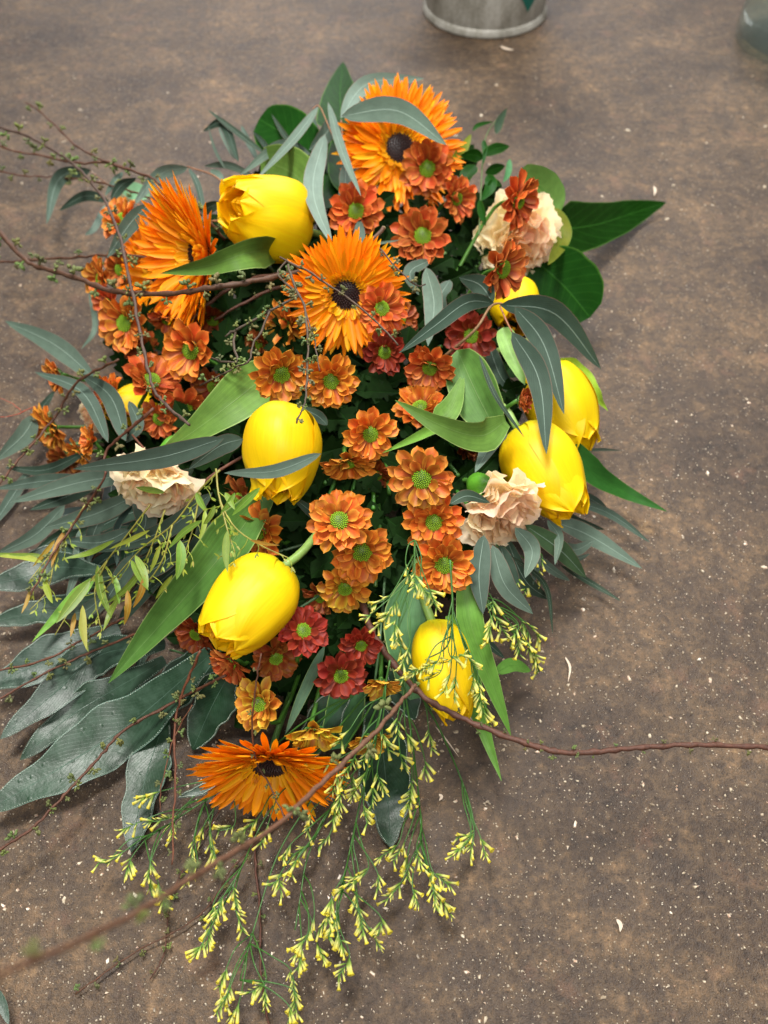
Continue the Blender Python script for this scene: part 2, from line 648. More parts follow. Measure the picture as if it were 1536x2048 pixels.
# ------------------------------------------------------------------ glass vase
Vc = W(1594, 90, 0)
Rv = 126 * pxm(Vc)
def clear_material(name, tint, ior, bright_haze=0.0):
    k = NT(name)
    t_ = k.n('ShaderNodeBsdfTransparent')
    t_.inputs[0].default_value = tint
    g_ = k.n('ShaderNodeBsdfGlossy')
    g_.inputs['Roughness'].default_value = 0.03
    fr_ = k.n('ShaderNodeLayerWeight')
    fr_.inputs[0].default_value = 0.5
    m1 = k.n('ShaderNodeMixShader')
    k.l(k.math('ADD', k.math('MULTIPLY', k.math('POWER', fr_.outputs['Facing'], 4.0), 0.55), 0.04), m1.inputs[0])
    k.l(t_.outputs[0], m1.inputs[1])
    k.l(g_.outputs[0], m1.inputs[2])
    last = m1.outputs[0]
    if bright_haze:
        d_ = k.n('ShaderNodeBsdfDiffuse')  # pale diffuse haze added to make the water look brighter
        d_.inputs[0].default_value = (.55, .6, .57, 1)
        m2 = k.n('ShaderNodeMixShader')
        m2.inputs[0].default_value = bright_haze
        k.l(last, m2.inputs[1])
        k.l(d_.outputs[0], m2.inputs[2])
        last = m2.outputs[0]
    k.l(last, k.out.inputs['Surface'])
    return k.m


M_glass = clear_material('glass', (.95, .985, .97, 1), 1.47, .0)
M_water = clear_material('water', (.97, .99, .98, 1), 1.33, .05)
vs = thing('glass_vase', 'clear glass vase with a little water at the top right corner', 'vase', T3(Vc))
g = lathe([(0.0001, .001), (Rv * .85, .001), (Rv * .97, .006), (Rv, .02), (Rv * .985, .06), (Rv * 1.02, .22), (Rv * 1.005, .22),
           (Rv * .968, .06), (Rv * .97, .024), (Rv * .85, .013), (0.0001, .012)], 48)
link('body', g.mesh('vase_body', M_glass), vs)
w = lathe([(0.0001, .0118), (Rv * .852, .0126), (Rv * .974, .0236), (Rv * .972, .058), (Rv * .90, .055), (0.0001, .055)], 48)
link('water', w.mesh('vase_water', M_water), vs)
fs_ = thing('cut_stem', 'green cut stem standing in the water of the glass vase', 'flower stem', T3(Vc))
m = MB()
m.tube([(-.055, -.045, .016), (-.035, -.03, .07), (-.005, .0, .16), (.02, .03, .30)], .004, 8)
link('stem', m.mesh('vase_stem', M_stem), fs_, color=hexc('#4c8a3a'))
m = MB()
m.tube([(-.045, -.02, .018), (-.035, -.015, .07), (-.015, .0, .16), (.0, .02, .28)], .003, 8)
link('stem', m.mesh('vase_stem', M_stem), fs_, color=hexc('#7a4a24'))


# ------------------------------------------------------------------ frames
def frame(px, py, h, t, phi, spin=None):
    """matrix whose Z faces the camera, tilted t degrees towards image direction phi"""
    P = W(px, py, h)
    c = (CAM - P).normalized()
    r = (RIGHT - c * RIGHT.dot(c)).normalized()
    u_ = c.cross(r)
    t, phi = radians(t), radians(phi)
    n = (c * cos(t) + (r * cos(phi) + u_ * sin(phi)) * sin(t)).normalized()
    x = (r - n * r.dot(n))
    if x.length < .2:
        x = u_ - n * u_.dot(n)
    x.normalize()
    y = n.cross(x)
    if spin is None:
        spin = random.uniform(0, 6.28)
    x2 = x * cos(spin) + y * sin(spin)
    y2 = n.cross(x2)
    M = Matrix((x2, y2, n)).transposed().to_4x4()
    M.translation = P
    return M


BIND = W(752, 800, 0.035)


def stem_to_bind(root, M, off, r0, r1, colr, drop=0.035, mat=None, sag=.9):
    """a stem from behind the flower down to the place where the bouquet is tied"""
    n = M.col[2].xyz.normalized()
    p0 = M.translation - n * off
    b = BIND + Vector((random.uniform(-.025, .025), random.uniform(-.025, .025), random.uniform(-.01, .02)))
    p1 = p0 - n * drop - Vector((0, 0, drop * sag))
    p1.z = max(p1.z, 0.012)
    p2 = p1.lerp(b, 0.5)
    p2.z = max(0.010, min(p2.z, p1.z) * 0.75)
    pts = catmull([tuple(p0), tuple(p1), tuple(p2), tuple(b)], 12)
    inv = M.inverted()
    m = MB()
    m.tube([inv @ Vector(p) for p in pts], [r0 + (r1 - r0) * i / 11 for i in range(12)], 7)
    return link('stem', m.mesh('stem', mat or M_stem), root, color=colr)


def RX(a):
    return Matrix.Rotation(a, 4, 'X')


def RY(a):
    return Matrix.Rotation(a, 4, 'Y')


def RZ(a):
    return Matrix.Rotation(a, 4, 'Z')


def SC(x, y, z):
    return Matrix.Diagonal((x, y, z, 1))


# ------------------------------------------------------------------ chrysanthemums
def mum_petal(seed):
    rg = random.Random(seed)
    m = MB()
    rows, uvs = [], []
    nj, ni = 10, 6
    cup = rg.uniform(.22, .42)
    bend = rg.uniform(-.10, .16)
    skew = rg.uniform(-.05, .05)
    tw = rg.uniform(-.25, .25)
    for j in range(nj + 1):
        t = j / nj
        w = .215 * (0.34 + 0.66 * sin(pi * min(1, t * .70 + .02)) ** 1.0)
        if t > .62:
            w *= max(0.0, 1 - ((t - .62) / .38) ** 3.0) ** .48
        w = max(w, .012)
        rr, uu = [], []
        for i in range(ni + 1):
            s = -1 + 2 * i / ni
            y = w * s
            z = cup * (abs(s) ** 1.8) * w * 2.2 + bend * t * t + .035 * sin(t * 7 + seed) * s
            z += tw * y * t
            x = t * (1 - .05 * abs(s) * t)
            rr.append((x, y + skew * t * t, z))
            uu.append((t, (s + 1) / 2))
        rows.append(rr)
        uvs.append(uu)
    m.grid(rows, uvs)
    return m.mesh('chrysanthemum_petal', M_mum)


MUMP = [mum_petal(s) for s in range(6)]


def bumpy_disc(n, R, hgt, br, mat, name, base_h=0.0, pointy=1.0):
    m = MB()
    # core
    rows, uvs = [], []
    for j in range(5):
        t = j / 4
        rr = R * sin(t * pi / 2)
        rows.append([(rr * cos(2 * pi * i / 14), rr * sin(2 * pi * i / 14), base_h + hgt * cos(t * pi / 2)) for i in range(14)])
        uvs.append([(0, i / 14) for i in range(14)])
    m.grid(rows, uvs, 0, True)
    for i in range(n):
        t = sqrt((i + .5) / n)
        a = i * 2.39996
        x, y = R * t * cos(a), R * t * sin(a)
        z = base_h + hgt * sqrt(max(0, 1 - t * t))
        nx = Vector((x / R * .8, y / R * .8, 1)).normalized()
        b = br * (0.8 + .4 * t)
        p = Vector((x, y, z)) - nx * b * .3
        ta = nx.orthogonal().normalized()
        tb = nx.cross(ta)
        ring = [p + (ta * cos(k * 2 * pi / 5) + tb * sin(k * 2 * pi / 5)) * b for k in range(5)]
        top = [p + nx * b * pointy + (ta * cos(k * 2 * pi / 5) + tb * sin(k * 2 * pi / 5)) * b * .55 for k in range(5)]
        m.add(ring + top + [p + nx * b * pointy * 1.25],
              [(k, (k + 1) % 5, 5 + (k + 1) % 5, 5 + k) for k in range(5)] + [(5 + k, 5 + (k + 1) % 5, 10) for k in range(5)],
              [(.15, .5)] * 5 + [(.55 + .1 * t, .5)] * 5 + [(min(1, .6 + .4 * t ** 3), .5)])
    return m.mesh(name, mat)


MUMD = bumpy_disc(110, .315, .15, .027, M_mdisc, 'chrysanthemum_disc', 0.02)


def calyx_mesh():
    m = MB()
    m.grid([[(r * cos(2 * pi * i / 12), r * sin(2 * pi * i / 12), z) for i in range(12)]
            for r, z in ((.05, -.2), (.16, -.16), (.27, -.08), (.30, 0.0), (.02, .02))],
           [[(j / 4, i / 12) for i in range(12)] for j in range(5)], 0, True)
    for i in range(12):
        a = i * pi / 6
        m.ellipsoid((.18 * cos(a), .18 * sin(a), -.13), (.2 * cos(a), .2 * sin(a), .11), .05, .02, 3, 4)
    return m.mesh('calyx', M_stem)


MUMC = calyx_mesh()

C_RUST = hexc('#b0421c')
C_AMB = hexc('#b8521a')
C_RED = hexc('#7e1d12')
C_SHADE = hexc('#803012')  # petals of blooms sunk between others, shade put into the colour
C_LITE = hexc('#b8681e')
COLS = dict(r=C_RUST, a=C_AMB, x=C_RED, d=C_SHADE, l=C_LITE)


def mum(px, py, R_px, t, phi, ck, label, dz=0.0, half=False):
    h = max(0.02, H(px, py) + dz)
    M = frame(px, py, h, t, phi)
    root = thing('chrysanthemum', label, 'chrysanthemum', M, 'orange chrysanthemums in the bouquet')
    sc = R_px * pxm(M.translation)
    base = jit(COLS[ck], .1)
    openness = random.uniform(-5, 13)
    d = link('disc', MUMD, root, SC(sc * .96, sc * .96, sc))
    link('calyx', MUMC, root, SC(sc, sc, sc), color=hexc('#3d6a24'))
    whorls = [(random.choice((12, 13, 14)), 4, 1.02, .28), (random.choice((11, 12, 13)), 20, .90, .28),
              (random.choice((4, 5, 6, 7)), 46, .66, .28)]
    if half:
        whorls = [(13, 18, 1.0, .22), (12, 38, .9, .22), (9, 60, .75, .2)]
    for wi, (n, el, L, r0) in enumerate(whorls):
        a0 = random.uniform(0, 6.28)
        for i in range(n):
            a = a0 + 2 * pi * i / n + random.uniform(-.12, .12)
            if wi == 2 and not half and random.random() < .25:
                continue
            e = radians(el + openness + random.uniform(-10, 10) + (25 if random.random() < .07 else 0))
            l = sc * L * (1 - r0) * random.uniform(.9, 1.1) * 1.04
            wd = sc * .98 * random.uniform(.86, 1.1) * (1 if wi < 2 else .85)
            Mx = RZ(a) @ T3((sc * r0 * (.85 if wi else 1), 0, sc * (.0 + .03 * wi))) @ RY(-e) @ RX(random.uniform(-.25, .25)) @ SC(l, wd, l)
            link('petal', random.choice(MUMP), root, Mx, color=jit(base, .16))
    stem_to_bind(root, M, sc * .18, .0022, .0026, hexc('#4a7a2c'))
    return root


EXEC_MUMS = [
    (855, 338, 57, 8, 120, 'r', 'rust chrysanthemum overlapping the lower right petals of the topmost gerbera', .045),
    (912, 397, 47, 42, 0, 'r', 'rust chrysanthemum turned aside just right of the one on the topmost gerbera', .02),
    (1034, 402, 60, 56, -12, 'r', 'rust red chrysanthemum seen from the side against the top of the cream carnation', .10),
    (712, 423, 59, 12, 60, 'r', 'rust chrysanthemum between the yellow tulip and the topmost gerbera', .03),
    (845, 473, 63, 10, 100, 'r', 'open rust chrysanthemum with bright green eye above the middle gerbera to its right', .025),
    (1004, 538, 62, 46, -15, 'r', 'rust red chrysanthemum on a bent stem at the lower left of the upper cream carnation', .085),
    (763, 618, 53, 14, 30, 'r', 'rust chrysanthemum overlapping the lower right of the middle gerbera', .05),
    (769, 704, 48, 15, 270, 'x', 'deep red chrysanthemum directly below the middle gerbera', .02),
    (860, 735, 54, 28, 250, 'r', 'rust chrysanthemum with a yellow floret at its green eye', .02),
    (942, 671, 53, 12, 250, 'x', 'dark red chrysanthemum among eucalyptus leaves right of centre', .02),
    (563, 748, 62, 22, 280, 'a', 'orange brown chrysanthemum above the middle yellow tulip, left of a pair', .065),
    (662, 762, 58, 10, 280, 'a', 'orange brown chrysanthemum above the middle yellow tulip, right of a pair', .06),
    (840, 815, 54, 40, 110, 'a', 'orange chrysanthemum partly behind the pointed pale green leaf', .0),
    (741, 868, 57, 18, 280, 'a', 'rust chrysanthemum right of the middle yellow tulip with an upright petal', .03),
    (695, 925, 58, 66, 275, 'a', 'orange chrysanthemum seen from above and behind, right of the middle yellow tulip', .01),
    (843, 958, 69, 10, 280, 'a', 'large orange brown chrysanthemum with wide green eye above the small cream carnation', .04),
    (678, 1042, 67, 16, 90, 'a', 'large orange brown chrysanthemum on top of another in the middle of the bouquet', .06),
    (724, 1104, 68, 12, 290, 'a', 'orange chrysanthemum half hidden under the large one above it', .015),
    (868, 1044, 62, 12, 250, 'a', 'rust chrysanthemum touching the left side of the lower right carnation', .02),
    (888, 1130, 63, 16, 270, 'a', 'orange chrysanthemum below the lower right carnation with spaced broad petals', .045),
    (690, 1176, 54, 28, 260, 'l', 'tawny chrysanthemum partly hidden by the end of the thick brown branch', .0),
    (522, 1062, 58, 48, 195, 'a', 'ragged orange chrysanthemum just above the lower left yellow tulip', .0),
    (607, 1262, 53, 16, 60, 'x', 'deep red chrysanthemum beside the lower left yellow tulip', .04),
    (722, 1290, 44, 30, 270, 'x', 'small deep red chrysanthemum beside the thick brown branch', .03),
    (682, 1350, 55, 28, 285, 'x', 'red chrysanthemum with splayed petals below the small deep red one', .03),
    (762, 1366, 44, 68, 270, 'l', 'small tawny chrysanthemum facing down under the fork of the brown branch', .02),
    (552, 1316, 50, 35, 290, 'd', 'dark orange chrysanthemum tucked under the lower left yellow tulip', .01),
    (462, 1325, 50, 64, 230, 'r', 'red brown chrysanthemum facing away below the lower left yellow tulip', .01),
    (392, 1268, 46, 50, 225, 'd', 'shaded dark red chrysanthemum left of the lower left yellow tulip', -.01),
    (520, 1408, 58, 34, 195, 'l', 'light orange chrysanthemum directly above the lowest gerbera', .04),
    (628, 1462, 58, 66, 272, 'l', 'light orange chrysanthemum facing down at the upper right of the lowest gerbera', .04),
    (738, 1478, 44, 60, 280, 'l', 'small pale orange chrysanthemum under the brown branch among the yellow sprays', .02),
    (383, 700, 64, 32, 200, 'a', 'large orange chrysanthemum below the left gerbera', .04),
    (250, 647, 60, 38, 180, 'a', 'orange chrysanthemum with oval green eye beneath the left gerbera', .05),
    (303, 762, 60, 38, 60, 'r', 'rust chrysanthemum crossed by the dark twig at the left', .03),
    (203, 560, 48, 62, 180, 'a', 'orange chrysanthemum seen from the side at the left edge of the left gerbera', .03),
    (243, 440, 50, 58, 140, 'a', 'orange chrysanthemum seen from the side above the left gerbera', .04),
    (118, 750, 40, 72, 200, 'a', 'small orange chrysanthemum showing its green calyx at the far left', .03),
    (105, 858, 54, 66, 205, 'a', 'orange chrysanthemum in profile, lower of the two at the far left edge', .03),
    (182, 882, 36, 70, 170, 'a', 'small half open orange chrysanthemum left of the left cream carnation', .04),
    (130, 922, 40, 50, 230, 'd', 'shaded rust chrysanthemum above the tips of the grey leaves at far left', .0),
    (372, 820, 54, 30, 270, 'r', 'rust chrysanthemum half covered by the broad folded green leaf', -.01),
    (572, 650, 52, 45, 200, 'a', 'shaded orange chrysanthemum peeping out left of the middle gerbera', -.015),
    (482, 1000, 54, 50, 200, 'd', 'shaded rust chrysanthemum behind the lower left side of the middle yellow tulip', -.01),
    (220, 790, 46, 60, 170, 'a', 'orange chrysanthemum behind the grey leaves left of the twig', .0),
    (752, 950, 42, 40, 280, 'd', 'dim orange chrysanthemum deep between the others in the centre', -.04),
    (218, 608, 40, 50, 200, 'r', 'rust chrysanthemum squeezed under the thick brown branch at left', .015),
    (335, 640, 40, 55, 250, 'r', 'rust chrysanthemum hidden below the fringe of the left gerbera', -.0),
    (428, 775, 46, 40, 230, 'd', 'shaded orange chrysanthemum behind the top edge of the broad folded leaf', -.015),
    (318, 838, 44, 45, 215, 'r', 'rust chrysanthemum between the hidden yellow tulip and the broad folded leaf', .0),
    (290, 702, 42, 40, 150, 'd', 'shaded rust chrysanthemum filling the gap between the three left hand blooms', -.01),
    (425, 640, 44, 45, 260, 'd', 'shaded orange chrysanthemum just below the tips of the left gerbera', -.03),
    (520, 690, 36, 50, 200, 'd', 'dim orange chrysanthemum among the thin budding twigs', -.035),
    (160, 905, 34, 60, 220, 'a', 'little orange chrysanthemum under the half open one at the far left', .005),
    (240, 540, 40, 55, 190, 'r', 'rust chrysanthemum behind the left tips of the left gerbera', -.01),
    (640, 1195, 40, 40, 240, 'd', 'dim rust chrysanthemum right of the crumpled yellow tulip', -.03),
    (800, 640, 40, 35, 0, 'd', 'shaded red chrysanthemum right of the one covering the middle gerbera', -.02),
    (930, 890, 38, 45, 20, 'd', 'dim rust chrysanthemum beside the green calyx of the lower right carnation', -.04),
    (268, 838, 36, 60, 220, 'd', 'shaded orange chrysanthemum beside the hidden yellow tulip', -.02),
]
for a in EXEC_MUMS:
    mum(*a[:7], dz=a[7])
mum(1040, 801, 30, 62, -5, 'r', 'half open orange chrysanthemum bud on a thin stem beside the right yellow tulips', .05, half=True)


# ------------------------------------------------------------------ gerberas
def gerb_petal(seed, short=False):
    rg = random.Random(seed + 50)
    m = MB()
    rows, uvs = [], []
    nj, ni = 10, 4
    bend = rg.uniform(-.03, .06)
    side = rg.uniform(-.035, .035)
    tw = rg.uniform(-.22, .22)
    for j in range(nj + 1):
        t = j / nj
        w = .043 * (0.4 + 0.6 * sin(pi * min(1, t * .72 + .05)) ** .8)
        if t > .72:
            w *= max(0, 1 - ((t - .72) / .28) ** 2.2) ** .7
        w = max(w, .004)
        rr, uu = [], []
        for i in range(ni + 1):
            s = -1 + 2 * i / ni
            y0, z0 = w * s, w * (.45 * s * s)
            aa = tw * (t - .3)
            y = y0 * cos(aa) - z0 * sin(aa)
            z = y0 * sin(aa) + z0 * cos(aa)
            rr.append((t, y + side * t * t, z + bend * t * t))
            uu.append((t, (s + 1) / 2))
        rows.append(rr)
        uvs.append(uu)
    m.grid(rows, uvs)
    return m.mesh('gerbera_petal', M_gerb)


GP = [gerb_petal(s) for s in range(8)]
GD = bumpy_disc(150, .19, .07, .0135, M_gdisc, 'gerbera_disc', .0, 1.6)


def gring():
    m = MB()
    rg = random.Random(3)
    for k in range(260):
        a = rg.uniform(0, 6.283)
        r0 = rg.uniform(.17, .22)
        l = rg.uniform(.06, .16)
        e = rg.uniform(.3, 1.2)
        d = Vector((cos(a), sin(a), 0))
        p = d * r0
        ax = (d * cos(e) + Vector((0, 0, 1)) * sin(e)) * l
        m.ellipsoid(p, ax, .010, .006, 3, 4)
    return m.mesh('inner_florets', M_gring)


GR = gring()
C_OR = hexc('#ff8e04')
C_OR2 = hexc('#fd9c08')
C_YO = hexc('#f5ae10')


def gerbera(px, py, R_px, t, phi, cup, label, dz, spin=None, dens=1.0, extra=None):
    h = max(.03, H(px, py) + dz)
    M = frame(px, py, h, t, phi, spin)
    root = thing('gerbera', label, 'gerbera', M, 'orange gerberas')
    sc = R_px * pxm(M.translation)
    link('disc', GD, root, T3((0, 0, sc * .03)) @ SC(sc * 1.28, sc * 1.28, sc * 1.3))
    o = link('inner_florets', GR, root, T3((0, 0, sc * .05)) @ SC(sc * 1.22, sc * 1.22, sc * 1.3))
    o['kind'] = 'stuff'
    link('calyx', MUMC, root, SC(sc * .7, sc * .7, sc * .9), color=hexc('#5c7a4a'))
    whorls = [(60, cup - 7, 1.0, C_OR), (58, cup - 1, .97, C_OR), (50, cup + 4, .9, C_OR), (44, cup + 9, .72, C_OR2), (36, cup + 16, .42, C_YO)]
    for wi, (n, el, L, cc) in enumerate(whorls):
        n = int(n * dens)
        a0 = random.uniform(0, 6.28)
        for i in range(n):
            if random.random() < .06:
                continue
            a = a0 + 2 * pi * i / n + random.uniform(-.07, .07)
            e = radians(el + random.uniform(-4, 4) + (random.uniform(8, 25) if random.random() < .05 else 0))
            l = sc * (L - .16) * random.uniform(.86, 1.08)
            wd = sc * random.uniform(.85, 1.25)
            Mx = RZ(a) @ T3((sc * .16, 0, sc * .01 * wi)) @ RY(-e) @ RX(random.uniform(-.22, .22)) @ SC(l, wd, wd * .9)
            col = jit(cc, .06)
            if random.random() < .12:
                col = jit(C_YO, .05)
            link('petal', random.choice(GP), root, Mx, color=col)
    stem_to_bind(root, M, sc * .12, .0032, .0036, hexc('#5f8a48'))
    return root


gerbera(798, 300, 136, 20, 55, 18, 'topmost orange gerbera with dark eye at the head of the bouquet', .02)
gerbera(408, 512, 166, 62, 182, 33, 'large orange gerbera facing left under the curled green tulip leaf', .045)
gerbera(330, 556, 120, 50, 185, 10, 'yellowish gerbera mostly hidden behind the large left one', -.01)
gerbera(692, 588, 128, 12, 260, 8, 'orange gerbera with black brown eye in the middle of the bouquet', .035)
gerbera(540, 1522, 162, 62, 266, 20, 'lowest orange gerbera fanning downward above the yellow sprays', .04)


# ------------------------------------------------------------------ tulips
def tulip_petal(L, R, a0, az, tipw, seed, close=.45, flare=0.0, wavy=0.0, nu=14, nv=20):
    rg = random.Random(seed)
    ph = [rg.uniform(0, 6.28) for _ in range(4)]
    edge_lift = rg.uniform(.05, .34)
    R = R * rg.uniform(.95, 1.05)
    m = MB()
    rows, uvs = [], []
    for j in range(nv + 1):
        v = j / nv
        vb = .42
        if v < vb:
            r = R * (.10 + .90 * sqrt(max(0, 1 - (1 - v / vb) ** 2)))
        else:
            q = (v - vb) / (1 - vb)
            r = R * (1 - (1 - close) * q ** 2.0) + R * flare * q ** 3
        wv = (.55 + .45 * min(1, v / .3))
        if v > .5:
            wv *= max(0.0, 1 - ((v - .5) / .5) ** tipw) ** .75
        wv = max(wv, .02)
        rr, uu = [], []
        for i in range(nu + 1):
            s = -1 + 2 * i / nu
            a = az + a0 * wv * s
            q = r * (1 - .05 * s * s) + R * .02 * sin(5 * v + ph[0] + 2 * s) + R * .035 * math.exp(-(s / .16) ** 2) * (v < .97)
            q += R * .035 * sin(3.1 * v + ph[1]) * sin(2.3 * s + ph[2]) + R * edge_lift * s * s * (v - .3) * (v > .3)
            q += wavy * R * (.06 * sin(9 * s + 6 * v + ph[1]) + .06 * sin(14 * v + ph[2])) * v
            z = L * v + wavy * L * .03 * sin(7 * s + ph[3]) * v
            rr.append((q * cos(a), q * sin(a), z))
            uu.append((v, (s + 1) / 2))
        rows.append(rr)
        uvs.append(uu)
    m.grid(rows, uvs)
    return m.mesh('tulip_petal', M_tulip)


C_TU = hexc('#fbda0c')
C_TU2 = hexc('#f9c802')


def tulip(px, py, L_px, Wd_px, t, phi, label, dz, close=.45, spin=None, double=True, seed=0, stem=True, sag=.25, drop=.045):
    h = max(.035, H(px, py) + dz)
    M = frame(px, py, h, t, phi, spin)
    s0 = pxm(M.translation)
    Lw = L_px * s0
    R = Wd_px / 2 * s0
    n = M.col[2].xyz
    M.translation = M.translation - n * Lw * .5
    root = thing('tulip', label, 'tulip', M, 'yellow tulips')
    for k in range(3):
        link('petal', tulip_petal(Lw * random.uniform(.95, 1.02), R, radians(68), k * 2.094 + .2, 3.4, seed * 31 + k, close, random.uniform(-.12, .06), .22), root, color=jit(C_TU, .04))
    for k in range(3):
        link('petal', tulip_petal(Lw * random.uniform(.97, 1.04), R * .86, radians(66), k * 2.094 + 1.25, 3.2, seed * 31 + 5 + k, close, random.uniform(-.05, .08), .32), root, color=jit(C_TU, .04))
    if double:
        for k in range(4):
            link('petal', tulip_petal(Lw * random.uniform(.86, .99), R * .66, radians(62), k * 1.57 + .6, 3.5, seed * 31 + 10 + k, close * .9, 0, 1.0), root, color=jit(C_TU2, .05))
        for k in range(3):
            link('petal', tulip_petal(Lw * random.uniform(.8, .92), R * .40, radians(75), k * 2.09, 3.5, seed * 31 + 20 + k, .6, 0, 1.3), root, color=jit(C_TU2, .05))
    if stem:
        stem_to_bind(root, M, -Lw * .02, .0045, .004, hexc('#86a856'), drop, sag=sag)
    return root


TU = {}
TU[1] = tulip(536, 432, 196, 168, 55, 160, 'yellow tulip opening to the left, highest of the yellow tulips', .055, .40, 0.5, True, 1)
TU[2] = tulip(562, 903, 202, 156, 76, 265, 'yellow tulip crossed by a grey leaf in the middle of the bouquet', .05, .42, 1.4, True, 2, sag=2.2, drop=.02)
TU[3] = tulip(502, 1208, 214, 168, 70, 230, 'yellow tulip with a crumpled tip beside the long green leaf', .06, .55, .2, True, 3)
TU[5] = tulip(1122, 812, 200, 140, 76, -62, 'right hand yellow tulip behind the drooping grey leaves, with a green edged petal', .015, .45, .9, False, 5)
TU[4] = tulip(1088, 942, 214, 152, 74, -58, 'yellow tulip in front of its neighbour beside the lower right carnation', .045, .42, .3, False, 4)
TU[6] = tulip(888, 1338, 206, 118, 80, -76, 'yellow tulip lying under the yellow green sprays at the lower right', .03, .42, .1, False, 6)
TU[7] = tulip(1030, 608, 120, 100, 40, -70, 'yellow tulip squeezed below the upper cream carnation', .0, .7, .4, True, 7)
TU[8] = tulip(268, 815, 110, 90, 60, 200, 'yellow tulip nearly hidden among the chrysanthemums at the left', -.03, .6, .4, False, 8)


# ------------------------------------------------------------------ carnations
def carn_petal(seed):
    rg = random.Random(seed + 900)
    m = MB()
    nj, ni = 9, 26
    ph = [rg.uniform(0, 6.28) for _ in range(5)]
    half = radians(rg.uniform(42, 56))
    fr = rg.uniform(4, 6.5)
    rows, uvs = [], []
    for j in range(nj + 1):
        t = j / nj
        rr, uu = [], []
        for i in range(ni + 1):
            s = -1 + 2 * i / ni
            a = half * s * (0.35 + .65 * t)
            edge = 1 + .04 * sin(fr * 1.9 * s + ph[0]) + (.014 if i % 2 else -.014) * (j == nj) - .10 * s * s
            r = t * edge
            z = (.15 * t ** 2.0) * sin(fr * s + ph[1]) + .05 * t ** 4 * sin(fr * 2.7 * s + ph[2]) + .16 * t * t
            y = r * sin(a)
            rr.append((r * cos(a), y, z))
            uu.append((t, (s + 1) / 2))
        rows.append(rr)
        uvs.append(uu)
    m.grid(rows, uvs)
    return m.mesh('carnation_petal', M_carn)


CP = [carn_petal(s) for s in range(7)]
C_CR = hexc('#feecca')
C_PK = hexc('#fddab4')


def carnation(px, py, R_px, t, phi, label, dz, calyx=False, spread=75):
    h = max(.04, H(px, py) + dz)
    M = frame(px, py, h, t, phi)
    sc = R_px * pxm(M.translation)
    M.translation = M.translation - M.col[2].xyz * sc * .45
    root = thing('carnation', label, 'carnation', M, 'cream carnations')
    whorls = [(7, 90 - spread, 1.06, C_CR, 0), (7, 103 - spread, 1.02, C_CR, .1), (6, 42, .97, C_CR, .12), (6, 55, .92, C_PK, .14),
              (5, 68, .88, C_PK, .16), (4, 80, .84, C_PK, .18)]
    for n, el, L, cc, z in whorls:
        a0 = random.uniform(0, 6.28)
        el = max(el, 88 - spread)
        for i in range(n):
            a = a0 + 2 * pi * i / n + random.uniform(-.2, .2)
            e = radians(el + random.uniform(-7, 7))
            l = sc * L * random.uniform(.88, 1.05)
            Mx = RZ(a) @ T3((sc * .06, 0, sc * z * .5)) @ RY(-e) @ RX(random.uniform(-.3, .3)) @ SC(l, l * .95, l * .8)
            link('petal', random.choice(CP), root, Mx, color=jit(cc, .05))
    m = MB()
    rows = [[(r * sc * cos(2 * pi * i / 14), r * sc * sin(2 * pi * i / 14), z * sc) for i in range(14)]
            for r, z in (((.05, -.62), (.20, -.56), (.30, -.35), (.33, -.15), (.36, .02), (.30, .04)) if calyx else
                         ((.03, -.34), (.09, -.31), (.14, -.2), (.16, -.1), (.18, .0), (.16, .02)))]
    m.grid(rows, [[(j / 5, i / 14) for i in range(14)] for j in range(6)], 0, True)
    for i in range(5 if calyx else 0):
        a = i * 2 * pi / 5
        m.ellipsoid((.30 * sc * cos(a), .30 * sc * sin(a), -.1 * sc), (.14 * sc * cos(a), .14 * sc * sin(a), .3 * sc), .14 * sc, .03 * sc, 4, 6)
    link('calyx', m.mesh('carnation_calyx', M_stem), root, color=hexc('#5da02c'))
    stem_to_bind(root, M, sc * (.6 if calyx else .32), .003, .003, hexc('#5a8f3a'), .03)
    return root


carnation(1042, 476, 92, 32, -15, 'large cream and peach carnation at the upper right of the bouquet', .02, spread=82)
carnation(1000, 1020, 100, 54, -50, 'cream carnation with a swollen green calyx at the lower right', .03, True, spread=62)
carnation(318, 944, 116, 58, 246, 'cream carnation under the long grey leaf at the left', .055, spread=36)
carnation(188, 832, 38, 60, 200, 'small cream carnation scarcely showing behind the grey leaves at far left', -.02, spread=60)

# ------------------------------------------------------------------ blades (leaves placed by where they lie)
PROF = {
    'lance': lambda t: (sin(pi * min(1, t) ** .85) ** .72) * (1 - .15 * t),
    'ovate': lambda t: (sin(pi * t ** .75) ** .62) if t < .9 else (sin(pi * .9 ** .75) ** .62) * (1 - ((t - .9) / .1)) ** .8,
    'tulip': lambda t: (min(1, .35 + t * 2.6)) * (1 - t ** 1.7) ** .9,
    'spear': lambda t: (min(1, .45 + t * 2.2)) * max(0, 1 - t ** 1.5),
    'fern': lambda t: (min(1, .22 + t * 2.1)) * (1 - .25 * t) * max(0, 1 - t ** 4) ** .75,
    'aspi': lambda t: (min(1, (t * 6 + .1)) ** .6) * (1 - t) ** .72 * (1.12 - .1 * t) * (1 - .35 * max(0, t - .55)),
    'heart': lambda t: (max(0, 1 - (2 * t - 1) ** 2) ** .42) * (1.0 - .12 * t),
}


